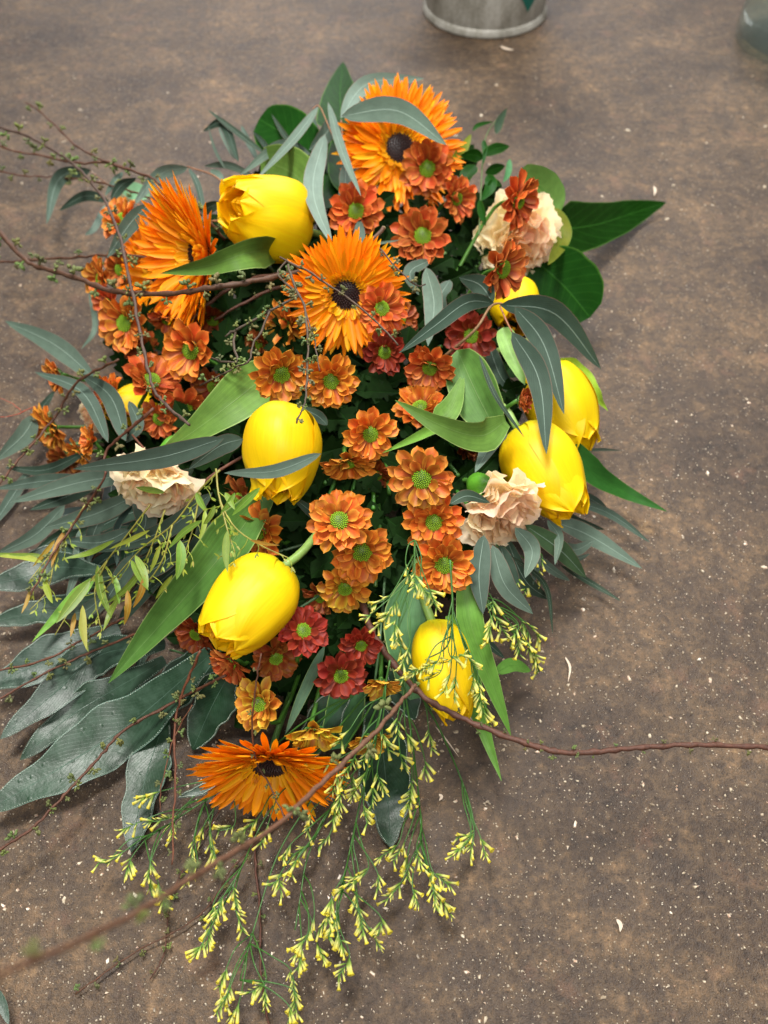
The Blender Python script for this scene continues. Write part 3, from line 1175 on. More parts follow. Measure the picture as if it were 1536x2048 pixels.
def blade(parent, pts, w, mat, colr, dz=0.0, roll=None, fold=.18, prof='lance', n=16, nc=4, wavy=0.03, undul=0.0,
          level=0.0, name='leaf', thick=.0004, hmin=.006, dots=False, hfun=None, curl=0.0, label=None):
    """pts: (px, py[, extra height]) from the base of the blade to its tip, w: greatest width in photo pixels"""
    hf = hfun or H
    P3 = []
    for p in pts:
        e = p[2] if len(p) > 2 else 0.0
        P3.append((p[0], p[1], max(hmin, hf(p[0], p[1]) + dz + e)))
    cur = catmull(P3, n + 1)
    Ws = [W(x, y, max(hmin * .8, z)) for x, y, z in cur]
    org = Ws[0].copy()
    if parent is None:
        raise ValueError
    org = parent.matrix_basis.translation
    roll = random.uniform(-28, 28) if roll is None else roll
    rl = radians(roll)
    ph = random.uniform(0, 6.28)
    front, back, uvs = [], [], []
    ed = []
    for j, P in enumerate(Ws):
        t = j / n
        T = (Ws[min(j + 1, n)] - Ws[max(j - 1, 0)]).normalized()
        c = (CAM - P).normalized().lerp(Vector((0, 0, 1)), level).normalized()
        N = (c - T * c.dot(T)).normalized()
        Sd = T.cross(N).normalized()
        a = rl + curl * t
        S2 = Sd * cos(a) + N * sin(a)
        N2 = N * cos(a) - Sd * sin(a)
        cc = (CAM - P).normalized()
        Sp = S2 - cc * S2.dot(cc)
        Tp = (T - cc * T.dot(cc))
        if Tp.length > 1e-6:
            Tp.normalize()
        app = max(.45, (Sp - Tp * Sp.dot(Tp)).length)
        ww = w * .5 * pxm(P) / app * max(.012, PROF[prof](t))
        fr, bk_, uu = [], [], []
        for i in range(nc + 1):
            s = -1 + 2 * i / nc
            wob = 1 + wavy * (.6 * sin(13 * t + ph + (1.7 if s > 0 else 0)) + .4 * sin(29 * t + 2 * ph + (2.2 if s > 0 else 0)))
            off = ww * s * (wob if abs(s) > .3 else 1)
            q = P + S2 * off + N2 * (fold * abs(s) ** 1.3 * ww + undul * ww * abs(s) * sin(11 * t + ph + (2.4 if s > 0 else 0)))
            q = q.copy()
            if q.z < .0025:
                q.z = .0025
            fr.append(q - org)
            qb = q - N2 * thick * (1.02 - s * s)
            bk_.append(qb - org)
            uu.append((t, (s + 1) / 2))
        ed.append((fr[0], fr[-1], N2))
        front.append(fr)
        back.append(bk_[::-1])
        uvs.append(uu)
    m = MB()
    nn = nc + 1
    vs = [p for rw in front for p in rw] + [p for rw in back for p in rw[::-1]]
    us = [p for rw in uvs for p in rw]
    nb_ = len(front) * nn
    fs = []
    for j in range(n):
        for i in range(nc):
            a_, b_, c2, d_ = j * nn + i, j * nn + i + 1, (j + 1) * nn + i + 1, (j + 1) * nn + i
            if i < nc // 2:
                tr = ((a_, b_, c2), (a_, c2, d_))
            else:
                tr = ((a_, b_, d_), (b_, c2, d_))
            for t3 in tr:
                fs.append(t3[::-1])
                fs.append(tuple(q_ + nb_ for q_ in t3))
    m.add(vs, fs, us + us)
    o = link(name, m.mesh(name, mat), parent, color=colr)
    if label:
        o['label'] = label
    if dots:
        md = MB()
        for j in range(2, n):
            for sidx in (0, 1):
                for q in range(4):
                    f = q / 4
                    p = ed[j][sidx].lerp(ed[j - 1][sidx], f)
                    mid = (ed[j][1 - sidx] - ed[j][sidx]).normalized()
                    r_ = random.uniform(.0004, .0007)
                    p = p + mid * .0012 + ed[j][2] * .0002
                    md.ellipsoid(p, ed[j][2] * r_ * 1.6, r_, r_, 2, 4)
        d = link('edge_dots', md.mesh('edge_dots', M_dot), o)
        d['kind'] = 'stuff'
    return o


M_dot = plain('pale_dot', hexc('#c9d6c8'), .4)

EU1 = hexc('#5d7062')
EU2 = hexc('#4a5c50')
EU3 = hexc('#384b3e')
EUD = hexc('#344536')
EUL = hexc('#6d8074')


def branch_root(name, label, cat, px, py, h, group=None):
    return thing(name, label, cat, T3(W(px, py, h)), group)


def twig_line(root, pts, r0, r1, colr, dz, mat=None, n=20, name='twig', sides=6, hfun=None):
    hf = hfun or H
    cur = catmull([(p[0], p[1], hf(p[0], p[1]) + dz + (p[2] if len(p) > 2 else 0)) for p in pts], n)
    org = root.matrix_basis.translation
    Ws = [W(x, y, max(.004, z)) for x, y, z in cur]
    m = MB()
    m.tube([p - org for p in Ws], [r0 + (r1 - r0) * i / (n - 1) for i in range(n)], sides)
    link(name, m.mesh(name, mat or M_bark), root, color=colr)
    return Ws


G_E = 'eucalyptus branches in the bouquet'
C_TW = hexc('#9a6a48')

# top eucalyptus branch
rt = branch_root('eucalyptus_branch', 'grey green eucalyptus branch arching over the topmost gerbera', 'eucalyptus', 700, 420, .1, G_E)
twig_line(rt, [(720, 520, -.04), (700, 420, -.02), (690, 330), (682, 240)], .0018, .001, C_TW, .04)
twig_line(rt, [(690, 300), (665, 270), (640, 214), (625, 217)], .001, .0007, C_TW, .07)
L = lambda *a, **kw: blade(rt, *a, **kw)
L([(681, 236), (735, 168), (848, 157)], 36, M_euc, EUL, .105, 8)
L([(683, 232), (795, 222), (893, 290)], 52, M_euc, EU1, .118, 8)
L([(656, 204), (683, 300), (722, 392)], 20, M_euc, EU1, .09, 20)
L([(650, 268), (626, 380), (664, 490)], 42, M_euc, EUL, .07, 5)
L([(636, 214), (590, 275), (512, 360)], 20, M_euc, EU1, .075)
L([(622, 308), (560, 292), (480, 350)], 26, M_euc, EUL, .045)
L([(622, 222), (632, 290), (625, 358)], 20, M_euc, EU2, .02)
L([(690, 330), (690, 370), (676, 412)], 28, M_euc, EU2, .04)
L([(668, 240), (650, 270), (618, 300)], 34, M_euc, EU2, .05)
L([(478, 325), (446, 248), (406, 262)], 20, M_euc, EU3, .02)
L([(530, 308), (470, 262), (415, 219)], 13, M_euc, EUD, .03)
L([(450, 338), (430, 300), (416, 252)], 7, M_euc, EUD, .035)
L([(595, 304), (568, 268), (543, 228)], 12, M_euc, EUD, .03)
L([(470, 320), (448, 270), (438, 245)], 16, M_euc, EU1, .0)
L([(520, 330), (495, 280), (482, 250)], 14, M_euc, EU2, .0)
L([(560, 340), (530, 290), (505, 262)], 12, M_euc, EU3, .0)
L([(505, 350), (455, 330), (408, 332)], 16, M_euc, EU1, .01)

# upper left eucalyptus branch
rt = branch_root('eucalyptus_branch', 'eucalyptus branch with a few curved leaves at the upper left', 'eucalyptus', 480, 470, .1, G_E)
twig_line(rt, [(560, 520, -.05), (490, 440), (440, 360), (375, 333)], .0018, .001, C_TW, .02)
twig_line(rt, [(490, 440), (350, 440), (260, 400), (180, 342)], .0016, .0007, C_TW, .01)
L([(182, 340), (118, 358), (93, 448)], 30, M_euc, EU2, .05, 10)
L([(218, 402), (170, 392), (118, 421)], 22, M_euc, EU3, .055)
L([(222, 400), (243, 370), (273, 356)], 22, M_euc, EU3, .06)
L([(376, 335), (318, 350), (265, 412)], 28, M_euc, EUL, .055)
L([(296, 410), (258, 450), (214, 516)], 36, M_euc, EU2, .085)
L([(378, 336), (398, 380), (415, 475)], 14, M_euc, EU3, .07, 30)
L([(246, 344), (228, 366), (210, 392)], 15, M_euc, EU2, .04)
L([(178, 580), (190, 655), (163, 698)], 12, M_euc, EU1, .02)
L([(440, 405), (410, 418), (372, 432)], 24, M_euc, EUD, .02)
L([(420, 340), (438, 350), (450, 372)], 14, M_euc, EU1, .02)
L([(300, 395), (265, 385), (235, 398)], 40, M_euc, hexc('#7fae84'), -.02)
L([(210, 410), (190, 455), (170, 470)], 14, M_euc, EUL, .0)

# left eucalyptus
rt = branch_root('eucalyptus_branch', 'eucalyptus branch fanning its long grey leaves over the floor at the left', 'eucalyptus', 430, 950, .1, G_E)
twig_line(rt, [(600, 850, -.06), (440, 940), (380, 990), (270, 1060), (180, 1120)], .002, .001, hexc('#6c4230'), .015)
twig_line(rt, [(290, 900), (250, 850), (190, 755)], .0014, .0009, hexc('#6c4230'), .03)
L([(190, 757), (110, 690), (10, 642)], 44, M_euc, EU1, .05, 10)
L([(252, 882), (222, 795), (162, 748)], 40, M_euc, EU2, .05)
L([(216, 885), (165, 785), (70, 744)], 32, M_euc, EU2, .055)
L([(70, 832), (45, 872), (-10, 922)], 42, M_euc, EU1, .04)
L([(448, 876), (320, 915), (146, 938)], 48, M_euc, EU2, .135, 5)
L([(486, 878), (440, 892), (378, 938)], 42, M_euc, EU2, .075, 10)
L([(275, 948), (160, 965), (20, 1005)], 42, M_euc, EU1, .055, 0)
L([(280, 988), (185, 1030), (88, 1056)], 44, M_euc, EU1, .05, 12)
L([(185, 958), (90, 962), (-10, 978)], 30, M_euc, EU2, .035)
L([(130, 1010), (70, 1070), (-10, 1110)], 34, M_euc, EU1, .045)
L([(642, 907), (550, 942), (448, 946)], 30, M_euc, EU1, .115, 5)
L([(258, 802), (276, 850), (252, 886)], 26, M_euc, EU2, .03)
L([(272, 985), (292, 1040), (272, 1090)], 46, M_euc, EU2, .03)
L([(230, 1000), (190, 1060), (176, 1130)], 34, M_euc, EU2, .02)
L([(425, 985), (330, 1060), (195, 1105)], 40, M_euc, EU2, .045, 15)
L([(272, 1110), (245, 1150), (208, 1208)], 38, M_euc, EU2, .06)
L([(215, 1185), (160, 1225), (82, 1217)], 30, M_euc, EU1, .045)
L([(158, 1060), (155, 1130), (132, 1200)], 24, M_euc, EU1, .03)
L([(260, 1060), (200, 1085), (120, 1080)], 34, M_euc, EU2, .03)
L([(330, 1010), (250, 1030), (150, 1080)], 36, M_euc, EU3, .01)
L([(380, 1080), (320, 1130), (250, 1170)], 40, M_euc, EU3, .01)
L([(420, 1040), (380, 1110), (300, 1180)], 36, M_euc, EU3, .0)
L([(340, 1130), (280, 1190), (230, 1260)], 36, M_euc, EU3, .0)
L([(230, 940), (140, 990), (60, 1020)], 34, M_euc, EU3, .01)
L([(60, 940), (20, 1000), (-20, 1060)], 26, M_euc, EU2, .0)
L([(300, 1250), (290, 1290), (270, 1360)], 30, M_euc, EU3, -.02)
L([(170, 905), (90, 940), (10, 935)], 24, M_euc, EU3, .01)
L([(110, 780), (60, 850), (30, 900)], 20, M_euc, EU3, .005)
for i in range(26):
    x0, y0 = random.uniform(200, 420), random.uniform(930, 1150)
    a = radians(random.uniform(185, 255))
    l = random.uniform(110, 170)
    x1, y1 = x0 + l * cos(a), y0 - l * sin(a)
    bx = random.uniform(-18, 18)
    L([(x0, y0), ((x0 + x1) / 2 + bx, (y0 + y1) / 2 + bx), (x1, y1)], random.uniform(24, 38), M_euc, jit(EU3, .2), random.uniform(-.035, .01))

# right eucalyptus
rt = branch_root('eucalyptus_branch', 'eucalyptus branch with long leaves drooping over the right yellow tulips', 'eucalyptus', 960, 640, .12, G_E)
twig_line(rt, [(880, 720, -.08), (950, 660, -.02), (985, 610), (1025, 612)], .0018, .0012, hexc('#8a6a4a'), .06)
twig_line(rt, [(1000, 612), (1012, 640), (1024, 664)], .0011, .0009, hexc('#a06a4c'), .07)
L([(988, 606), (935, 605), (872, 650), (798, 706)], 38, M_euc, EU3, .085, 10)
L([(986, 606), (960, 570), (918, 555)], 46, M_euc, EU3, .06, 10)
L([(1000, 610), (1110, 628), (1202, 738)], 54, M_euc, EU3, .08, 5)
L([(1030, 614), (1088, 690), (1128, 828)], 50, M_euc, EU3, .09, 8)
L([(1024, 664), (1078, 760), (1093, 908)], 50, M_euc, EU3, .10, 5)
L([(852, 535), (868, 610), (856, 692)], 42, M_euc, EU1, .03)
L([(958, 710), (990, 790), (1048, 874)], 11, M_euc, EUD, .08, 30)
L([(1008, 858), (985, 885), (950, 945)], 38, M_euc, EU1, .052)
L([(900, 1008), (935, 992), (980, 1005)], 26, M_euc, EUD, .08)
L([(900, 560), (880, 600), (905, 650)], 34, M_euc, EU2, .0)
L([(975, 680), (1000, 750), (1040, 800)], 34, M_euc, EU3, .0)
L([(720, 440), (715, 485), (690, 520)], 26, M_euc, EU2, .03)
L([(690, 1005), (640, 1030), (580, 990)], 28, M_euc, EU3, .0)
L([(655, 850), (632, 830), (590, 812)], 24, M_euc, EU3, .0)
L([(560, 500), (600, 520), (660, 540)], 10, M_euc, EU3, .0)
L([(800, 480), (740, 490), (680, 505)], 6, M_euc, EU1, .05)
L([(860, 520), (820, 545), (838, 590)], 28, M_euc, EU2, .01)

# lower right eucalyptus
rt = branch_root('eucalyptus_branch', 'eucalyptus branch with leaves spread on the floor below the lower right tulip', 'eucalyptus', 980, 1060, .08, G_E)
twig_line(rt, [(880, 960, -.05), (960, 1040), (1040, 1080), (1120, 1100)], .0018, .001, hexc('#7a5a44'), -.01)
L([(1105, 1042), (1180, 1072), (1284, 1137)], 40, M_euc, EU1, .02, 0, level=.3)
L([(1130, 996), (1220, 1028), (1300, 1085)], 20, M_euc, EU2, .02, level=.3)
L([(1150, 985), (1185, 1000), (1218, 1022)], 22, M_euc, EU2, .015)
L([(1030, 1055), (1064, 1100), (1050, 1156)], 38, M_euc, EU1, .05)
L([(968, 1070), (958, 1150), (966, 1228)], 46, M_euc, EU2, .055)
L([(985, 1090), (1010, 1170), (1066, 1228)], 44, M_euc, EU1, .05)
L([(1050, 1050), (1120, 1100), (1172, 1155)], 42, M_euc, hexc('#40593a'), .045)
L([(1112, 1086), (1150, 1100), (1190, 1080)], 28, M_euc, EU1, .035)
L([(1095, 1040), (1118, 1075), (1110, 1130)], 22, M_euc, EU1, .055)
L([(1020, 1110), (1090, 1170), (1106, 1268)], 12, M_euc, EUD, .04)
L([(1120, 1130), (1180, 1165), (1242, 1202)], 14, M_euc, EUD, .01)
L([(950, 1190), (955, 1260), (1010, 1318)], 30, M_euc, EU3, .03)
L([(1070, 1110), (1105, 1140), (1140, 1162)], 20, M_euc, EU1, .02)
L([(1150, 902), (1200, 899), (1242, 901)], 7, M_euc, EU1, .01)
L([(1010, 1070), (1050, 1160), (1100, 1200)], 34, M_euc, EU3, .02)
L([(1000, 1090), (1020, 1150), (1040, 1200)], 34, M_euc, EU3, .02)
L([(1060, 1070), (1072, 1120), (1066, 1170)], 22, M_euc, EU2, .03)
L([(1120, 1110), (1150, 1118), (1180, 1108)], 14, M_euc, EU1, .02)
L([(1080, 1000), (1150, 1040), (1210, 1060)], 20, M_euc, EU3, .0)

# ------------------------------------------------------------------ tulip leaves
TL1 = hexc('#658a3c')
TL2 = hexc('#56803a')
TL3 = hexc('#7aad45')
G_T = None
tl = lambda lab: branch_root('tulip_leaf', lab, 'leaf', *tlpos)
tlpos = (500, 500, .15)
rt = thing('tulip_leaf', 'pale green leaf curling to a point across the left gerbera', 'leaf', T3(W(500, 480, .2)), 'broad green tulip leaves')
blade(rt, [(575, 500, -.13), (500, 505, -.015), (420, 530), (320, 547)], 66, M_tleaf, TL1, .105, 12, .4, 'tulip', 20, 6, name='blade', undul=.12)
rt = thing('tulip_leaf', 'green leaf standing up behind the highest yellow tulip', 'leaf', T3(W(580, 370, .2)), 'broad green tulip leaves')
blade(rt, [(620, 400), (590, 350), (520, 318)], 100, M_tleaf, TL1, .03, 15, .2, 'heart', 16, 6, name='blade')
rt = thing('tulip_leaf', 'broad folded green leaf pointing down left beside the middle yellow tulip', 'leaf', T3(W(500, 780, .2)), 'broad green tulip leaves')
blade(rt, [(545, 740, -.06), (490, 785, -.01), (405, 850), (298, 924)], 122, M_tleaf, TL1, .055, -10, .22, 'spear', 22, 8, name='blade', undul=.1)
rt = thing('tulip_leaf', 'long green leaf running down left beneath the crumpled yellow tulip', 'leaf', T3(W(500, 1060, .15)), 'broad green tulip leaves')
blade(rt, [(535, 985, -.06), (435, 1120), (320, 1250), (217, 1366)], 104, M_tleaf, TL2, .045, -14, .62, 'tulip', 22, 8, name='blade')
rt = thing('tulip_leaf', 'small pointed green leaf tip lying on the eucalyptus at the left', 'leaf', T3(W(180, 1160, .05)), 'broad green tulip leaves')
blade(rt, [(185, 1160), (130, 1215), (64, 1284)], 30, M_tleaf, TL3, .055, -14, .3, 'tulip', 14, 4, name='blade')
rt = thing('tulip_leaf', 'pale green leaf bent to a sharp point over an orange chrysanthemum right of centre', 'leaf', T3(W(1000, 850, .18)), 'broad green tulip leaves')
blade(rt, [(1012, 842), (960, 872), (880, 850), (790, 800)], 72, M_tleaf, TL1, .07, 10, .25, 'tulip', 20, 6, name='blade')
rt = thing('tulip_leaf', 'thin green leaf tip pointing down left above the large orange brown chrysanthemum', 'leaf', T3(W(900, 850, .16)), 'broad green tulip leaves')
blade(rt, [(900, 838), (840, 870), (765, 906)], 26, M_tleaf, TL3, .03, 10, .3, 'tulip', 14, 4, name='blade')
rt = thing('tulip_leaf', 'wide upright green leaf between the dark red chrysanthemum and the right tulips', 'leaf', T3(W(920, 730, .18)), 'broad green tulip leaves')
blade(rt, [(915, 700), (945, 770), (975, 830), (990, 862)], 96, M_tleaf, TL2, .03, -8, .35, 'ovate', 18, 6, name='blade')
rt = thing('tulip_leaf', 'grey green leaf standing left of the wide upright one', 'leaf', T3(W(900, 800, .16)), 'broad green tulip leaves')
blade(rt, [(868, 850), (905, 810), (928, 745)], 54, M_tleaf, TL1, .025, 10, .3, 'tulip', 14, 5, name='blade')
rt = thing('tulip_leaf', 'long pale green leaf pointing down right past the lying tulip, upper of two', 'leaf', T3(W(910, 1180, .1)), 'broad green tulip leaves')
blade(rt, [(925, 1150), (945, 1260), (985, 1370), (1022, 1472)], 60, M_tleaf, hexc('#6a9c40'), .04, 6, .22, 'tulip', 20, 5, name='blade')
rt = thing('tulip_leaf', 'long pale green leaf pointing down right onto the floor, lower of two', 'leaf', T3(W(900, 1200, .08)), 'broad green tulip leaves')
blade(rt, [(900, 1230), (935, 1340), (965, 1450), (1003, 1562)], 54, M_tleaf, hexc('#6a9c40'), .025, -6, .22, 'tulip', 20, 5, name='blade')
rt = thing('tulip_leaf', 'broad dull green leaf behind the lying yellow tulip', 'leaf', T3(W(830, 1190, .06)), 'broad green tulip leaves')
blade(rt, [(840, 1150), (815, 1240), (830, 1330), (820, 1400)], 104, M_tleaf, hexc('#4f7a4c'), -.005, 0, .15, 'heart', 18, 6, name='blade')
rt = thing('tulip_leaf', 'wavy yellow green petal like leaf hugging the right side of the right hand tulip', 'leaf', T3(W(1100, 720, .1)), 'broad green tulip leaves')
blade(rt, [(1100, 726), (1160, 738), (1192, 790), (1216, 822)], 30, M_tleaf, hexc('#9cc23a'), .05, 20, .4, 'tulip', 20, 4, wavy=.25, undul=.5, name='blade')
rt = thing('tulip_leaf', 'pale green sheath above the right hand yellow tulip', 'leaf', T3(W(1010, 660, .12)), 'broad green tulip leaves')
blade(rt, [(1005, 655), (1022, 700), (1050, 770)], 40, M_tleaf, hexc('#8fb866'), .05, 0, .5, 'ovate', 14, 5, name='blade')
rt = thing('tulip_leaf', 'dark green leaf on the floor right of the front tulip, bent to a point', 'leaf', T3(W(1150, 900, .05)), 'broad green tulip leaves')
blade(rt, [(1150, 890), (1185, 945), (1250, 985), (1334, 1023)], 52, M_broad, hexc('#2c5a24'), .035, 18, .3, 'tulip', 18, 5, name='blade')
rt = thing('tulip_leaf', 'small rounded green leaf on the floor at the tip of the yellow sprays', 'leaf', T3(W(995, 1350, .01)), 'broad green tulip leaves')
blade(rt, [(992, 1346), (1025, 1330), (1062, 1342)], 28, M_broad, hexc('#5c8a3a'), .008, 0, .15, 'ovate', 12, 4, name='blade', level=.5)
rt = thing('tulip_leaf', 'broad dull green leaf in shade right of the thin grey green leaf', 'leaf', T3(W(680, 1350, .05)), 'broad green tulip leaves')
blade(rt, [(700, 1350), (690, 1420), (660, 1500)], 80, M_tleaf, hexc('#3f6a40'), -.01, 0, .1, 'heart', 12, 4, name='blade')
rt = thing('tulip_leaf', 'narrow grey green leaf running down left above the light orange chrysanthemum', 'leaf', T3(W(640, 1330, .07)), 'broad green tulip leaves')
blade(rt, [(650, 1290), (610, 1380), (570, 1470)], 24, M_tleaf, hexc('#5f7f66'), .012, 0, .4, 'lance', 12, 4, name='blade')

# ------------------------------------------------------------------ broad dark leaves
G_B = 'dark green broad leaves around the bouquet'
DG = hexc('#133609')
DG2 = hexc('#194312')


def broad(label, pts, w, colr, dz, roll, prof='ovate', fold=.15, level=0, **kw):
    r_ = thing('broad_leaf', label, 'leaf', T3(W(pts[0][0], pts[0][1], max(.01, H(pts[0][0], pts[0][1]) + dz))), G_B)
    blade(r_, pts, w, M_broad, colr, dz, roll, fold, prof, 20, 6, name='blade', level=level, **kw)
    return r_


broad('dark green pointed leaf reaching far to the right from the cream carnation', [(1098, 462), (1190, 450), (1270, 425), (1332, 405)], 104, DG, .012, 5, 'aspi')
broad('dark green rounded leaf on the floor right of the upper carnation', [(1070, 520), (1130, 575), (1180, 635)], 150, DG2, .0, 0, 'heart')
broad('folded olive green leaf behind the upper cream carnation', [(1108, 440), (1090, 385), (1040, 340)], 82, hexc('#58783a'), .03, 20, 'heart')
broad('narrow olive brown leaf hugging the right side of the upper carnation', [(1106, 415), (1126, 470), (1096, 530)], 34, hexc('#5f6420'), .045, 15, 'ovate')
broad('dark pointed leaf standing highest above the bouquet', [(684, 262), (680, 190), (686, 124)], 104, DG, .02, 10, 'aspi')
broad('dark broad leaf at the top left of the bouquet with a notched edge', [(640, 330), (575, 275), (518, 238)], 118, DG2, .01, -5, 'heart')
broad('dark leaf in shade between the tulip and the topmost gerbera', [(700, 390), (700, 320), (715, 240)], 96, DG, -.005, 0, 'heart')
broad('dark leaf under the long grey leaves at the top', [(640, 420), (650, 350), (650, 280)], 90, DG, -.01, 0, 'heart')

rt = thing('leafy_twig', 'twig of small dark oval leaves sticking up at the upper right', 'twig', T3(W(965, 420, .12)))
twig_line(rt, [(958, 470), (962, 380), (970, 280), (996, 236), (1012, 222)], .0012, .0006, hexc('#4f6a34'), .02, M_stem)
for p, w_, c_ in [(((992, 268), (998, 245), (1014, 216)), 17, EUD), (((945, 262), (958, 250), (986, 243)), 9, DG2),
                  (((904, 322), (925, 300), (942, 268)), 22, hexc('#66701c')), (((966, 312), (992, 298), (1019, 292)), 24, DG),
                  (((966, 316), (946, 310), (920, 312)), 26, DG), (((970, 346), (990, 338), (1010, 332)), 22, DG),
                  (((974, 350), (982, 372), (962, 402)), 26, DG2), (((958, 400), (964, 425), (972, 452)), 16, DG2),
                  (((950, 330), (935, 350), (930, 375)), 30, DG), (((966, 280), (970, 300), (966, 330)), 12, DG2),
                  (((1020, 318), (1016, 345), (1006, 365)), 14, hexc('#4a7a50')), (((975, 370), (990, 366), (1004, 372)), 16, DG)]:
    blade(rt, list(p), w_, M_broad, c_, .03, None, .2, 'lance', 10, 4)

# ------------------------------------------------------------------ ferns
G_F = 'blue green fern fronds'
FE = hexc('#243c2c')
FE2 = hexc('#1d3a25')


def frond(label, lobes, rach):
    r_ = thing('fern_frond', label, 'fern', T3(W(rach[0][0], rach[0][1], .05)), G_F)
    twig_line(r_, rach, .0016, .0012, hexc('#4a6a44'), -.01, M_stem, name='rachis')
    for pts, w_, c_, dz, rl, un in lobes:
        blade(r_, pts, w_, M_fern, jit(c_, .08), dz, rl, .10, 'fern', 26, 6, wavy=.13, undul=un, level=.55, name='lobe', thick=.0006, dots=True)


frond('blue green fern frond with broad wavy lobes reaching the lower left edge',
      [([(420, 1310), (270, 1440), (130, 1530), (-30, 1625)], 136, FE, .018, 0, .12),
       ([(330, 1290), (200, 1310), (110, 1385), (0, 1478)], 92, FE, .022, 5, .12),
       ([(330, 1320), (210, 1390), (130, 1440), (40, 1520)], 84, FE, .006, 10, .30),
       ([(330, 1440), (290, 1560), (262, 1705)], 92, FE2, .004, -8, .10),
       ([(470, 1330), (425, 1410), (385, 1500)], 100, FE2, -.005, 0, .1),
       ([(440, 1330), (380, 1350), (300, 1440)], 110, FE2, -.005, 0, .1)],
      [(700, 1150, -.03), (560, 1240), (420, 1310), (340, 1300)])
frond('blue green fern frond with stacked lobes at the left edge of the picture',
      [([(240, 1260), (140, 1300), (60, 1335), (-30, 1378)], 100, FE, .025, 0, .10),
       ([(220, 1190), (110, 1215), (50, 1230), (-30, 1246)], 60, FE, .02, 10, .12),
       ([(200, 1140), (110, 1135), (50, 1155), (-30, 1172)], 76, FE, .035, 0, .10),
       ([(200, 1090), (140, 1100), (80, 1110), (40, 1118)], 40, FE, .025, 0, .10)],
      [(640, 1080, -.03), (420, 1140), (220, 1170), (150, 1180)])
frond('green fern frond hanging straight down in the middle of the yellow sprays',
      [([(745, 1400), (765, 1500), (775, 1600), (782, 1696)], 118, FE2, -.002, 6, .10),
       ([(700, 1380), (640, 1450), (600, 1540)], 80, FE2, -.01, 0, .10),
       ([(440, 1565), (400, 1580), (355, 1595)], 24, FE, .02, 0, .05),
       ([(780, 1340), (810, 1390), (830, 1440)], 70, FE2, -.02, 0, .1)],
      [(770, 1150, -.03), (760, 1280), (745, 1400)])
r_ = thing('fern_frond', 'tip of a grey fern lobe at the bottom left corner', 'fern', T3(W(0, 2000, .01)), G_F)
blade(r_, [(-60, 1960), (-5, 1995), (18, 2050)], 26, M_fern, FE, .01, 0, .1, 'fern', 14, 4, level=.5, name='lobe')


# ------------------------------------------------------------------ budding branches
def bud_mesh(seed):
    rg = random.Random(seed + 70)
    m = MB()
    for i in range(rg.choice((6, 7, 8))):
        a = rg.uniform(0, 6.28)
        e = rg.uniform(.2, 1.3)
        d = Vector((cos(a) * cos(e), sin(a) * cos(e), sin(e)))
        m.ellipsoid(d * rg.uniform(.05, .3) + Vector((0, 0, .1)), d * rg.uniform(.35, .6), .17, .14, 4, 5)
    m.ellipsoid((0, 0, -.25), (0, 0, .6), .13, .13, 3, 5, 0)
    return m.mesh('bud', M_bud)


BUDS = [bud_mesh(i) for i in range(5)]
BK1 = hexc('#543424')
BK2 = hexc('#583424')
BK3 = hexc('#4a3a2e')
C_BUD = hexc('#6c7440')
G_W = 'bare budding branches'


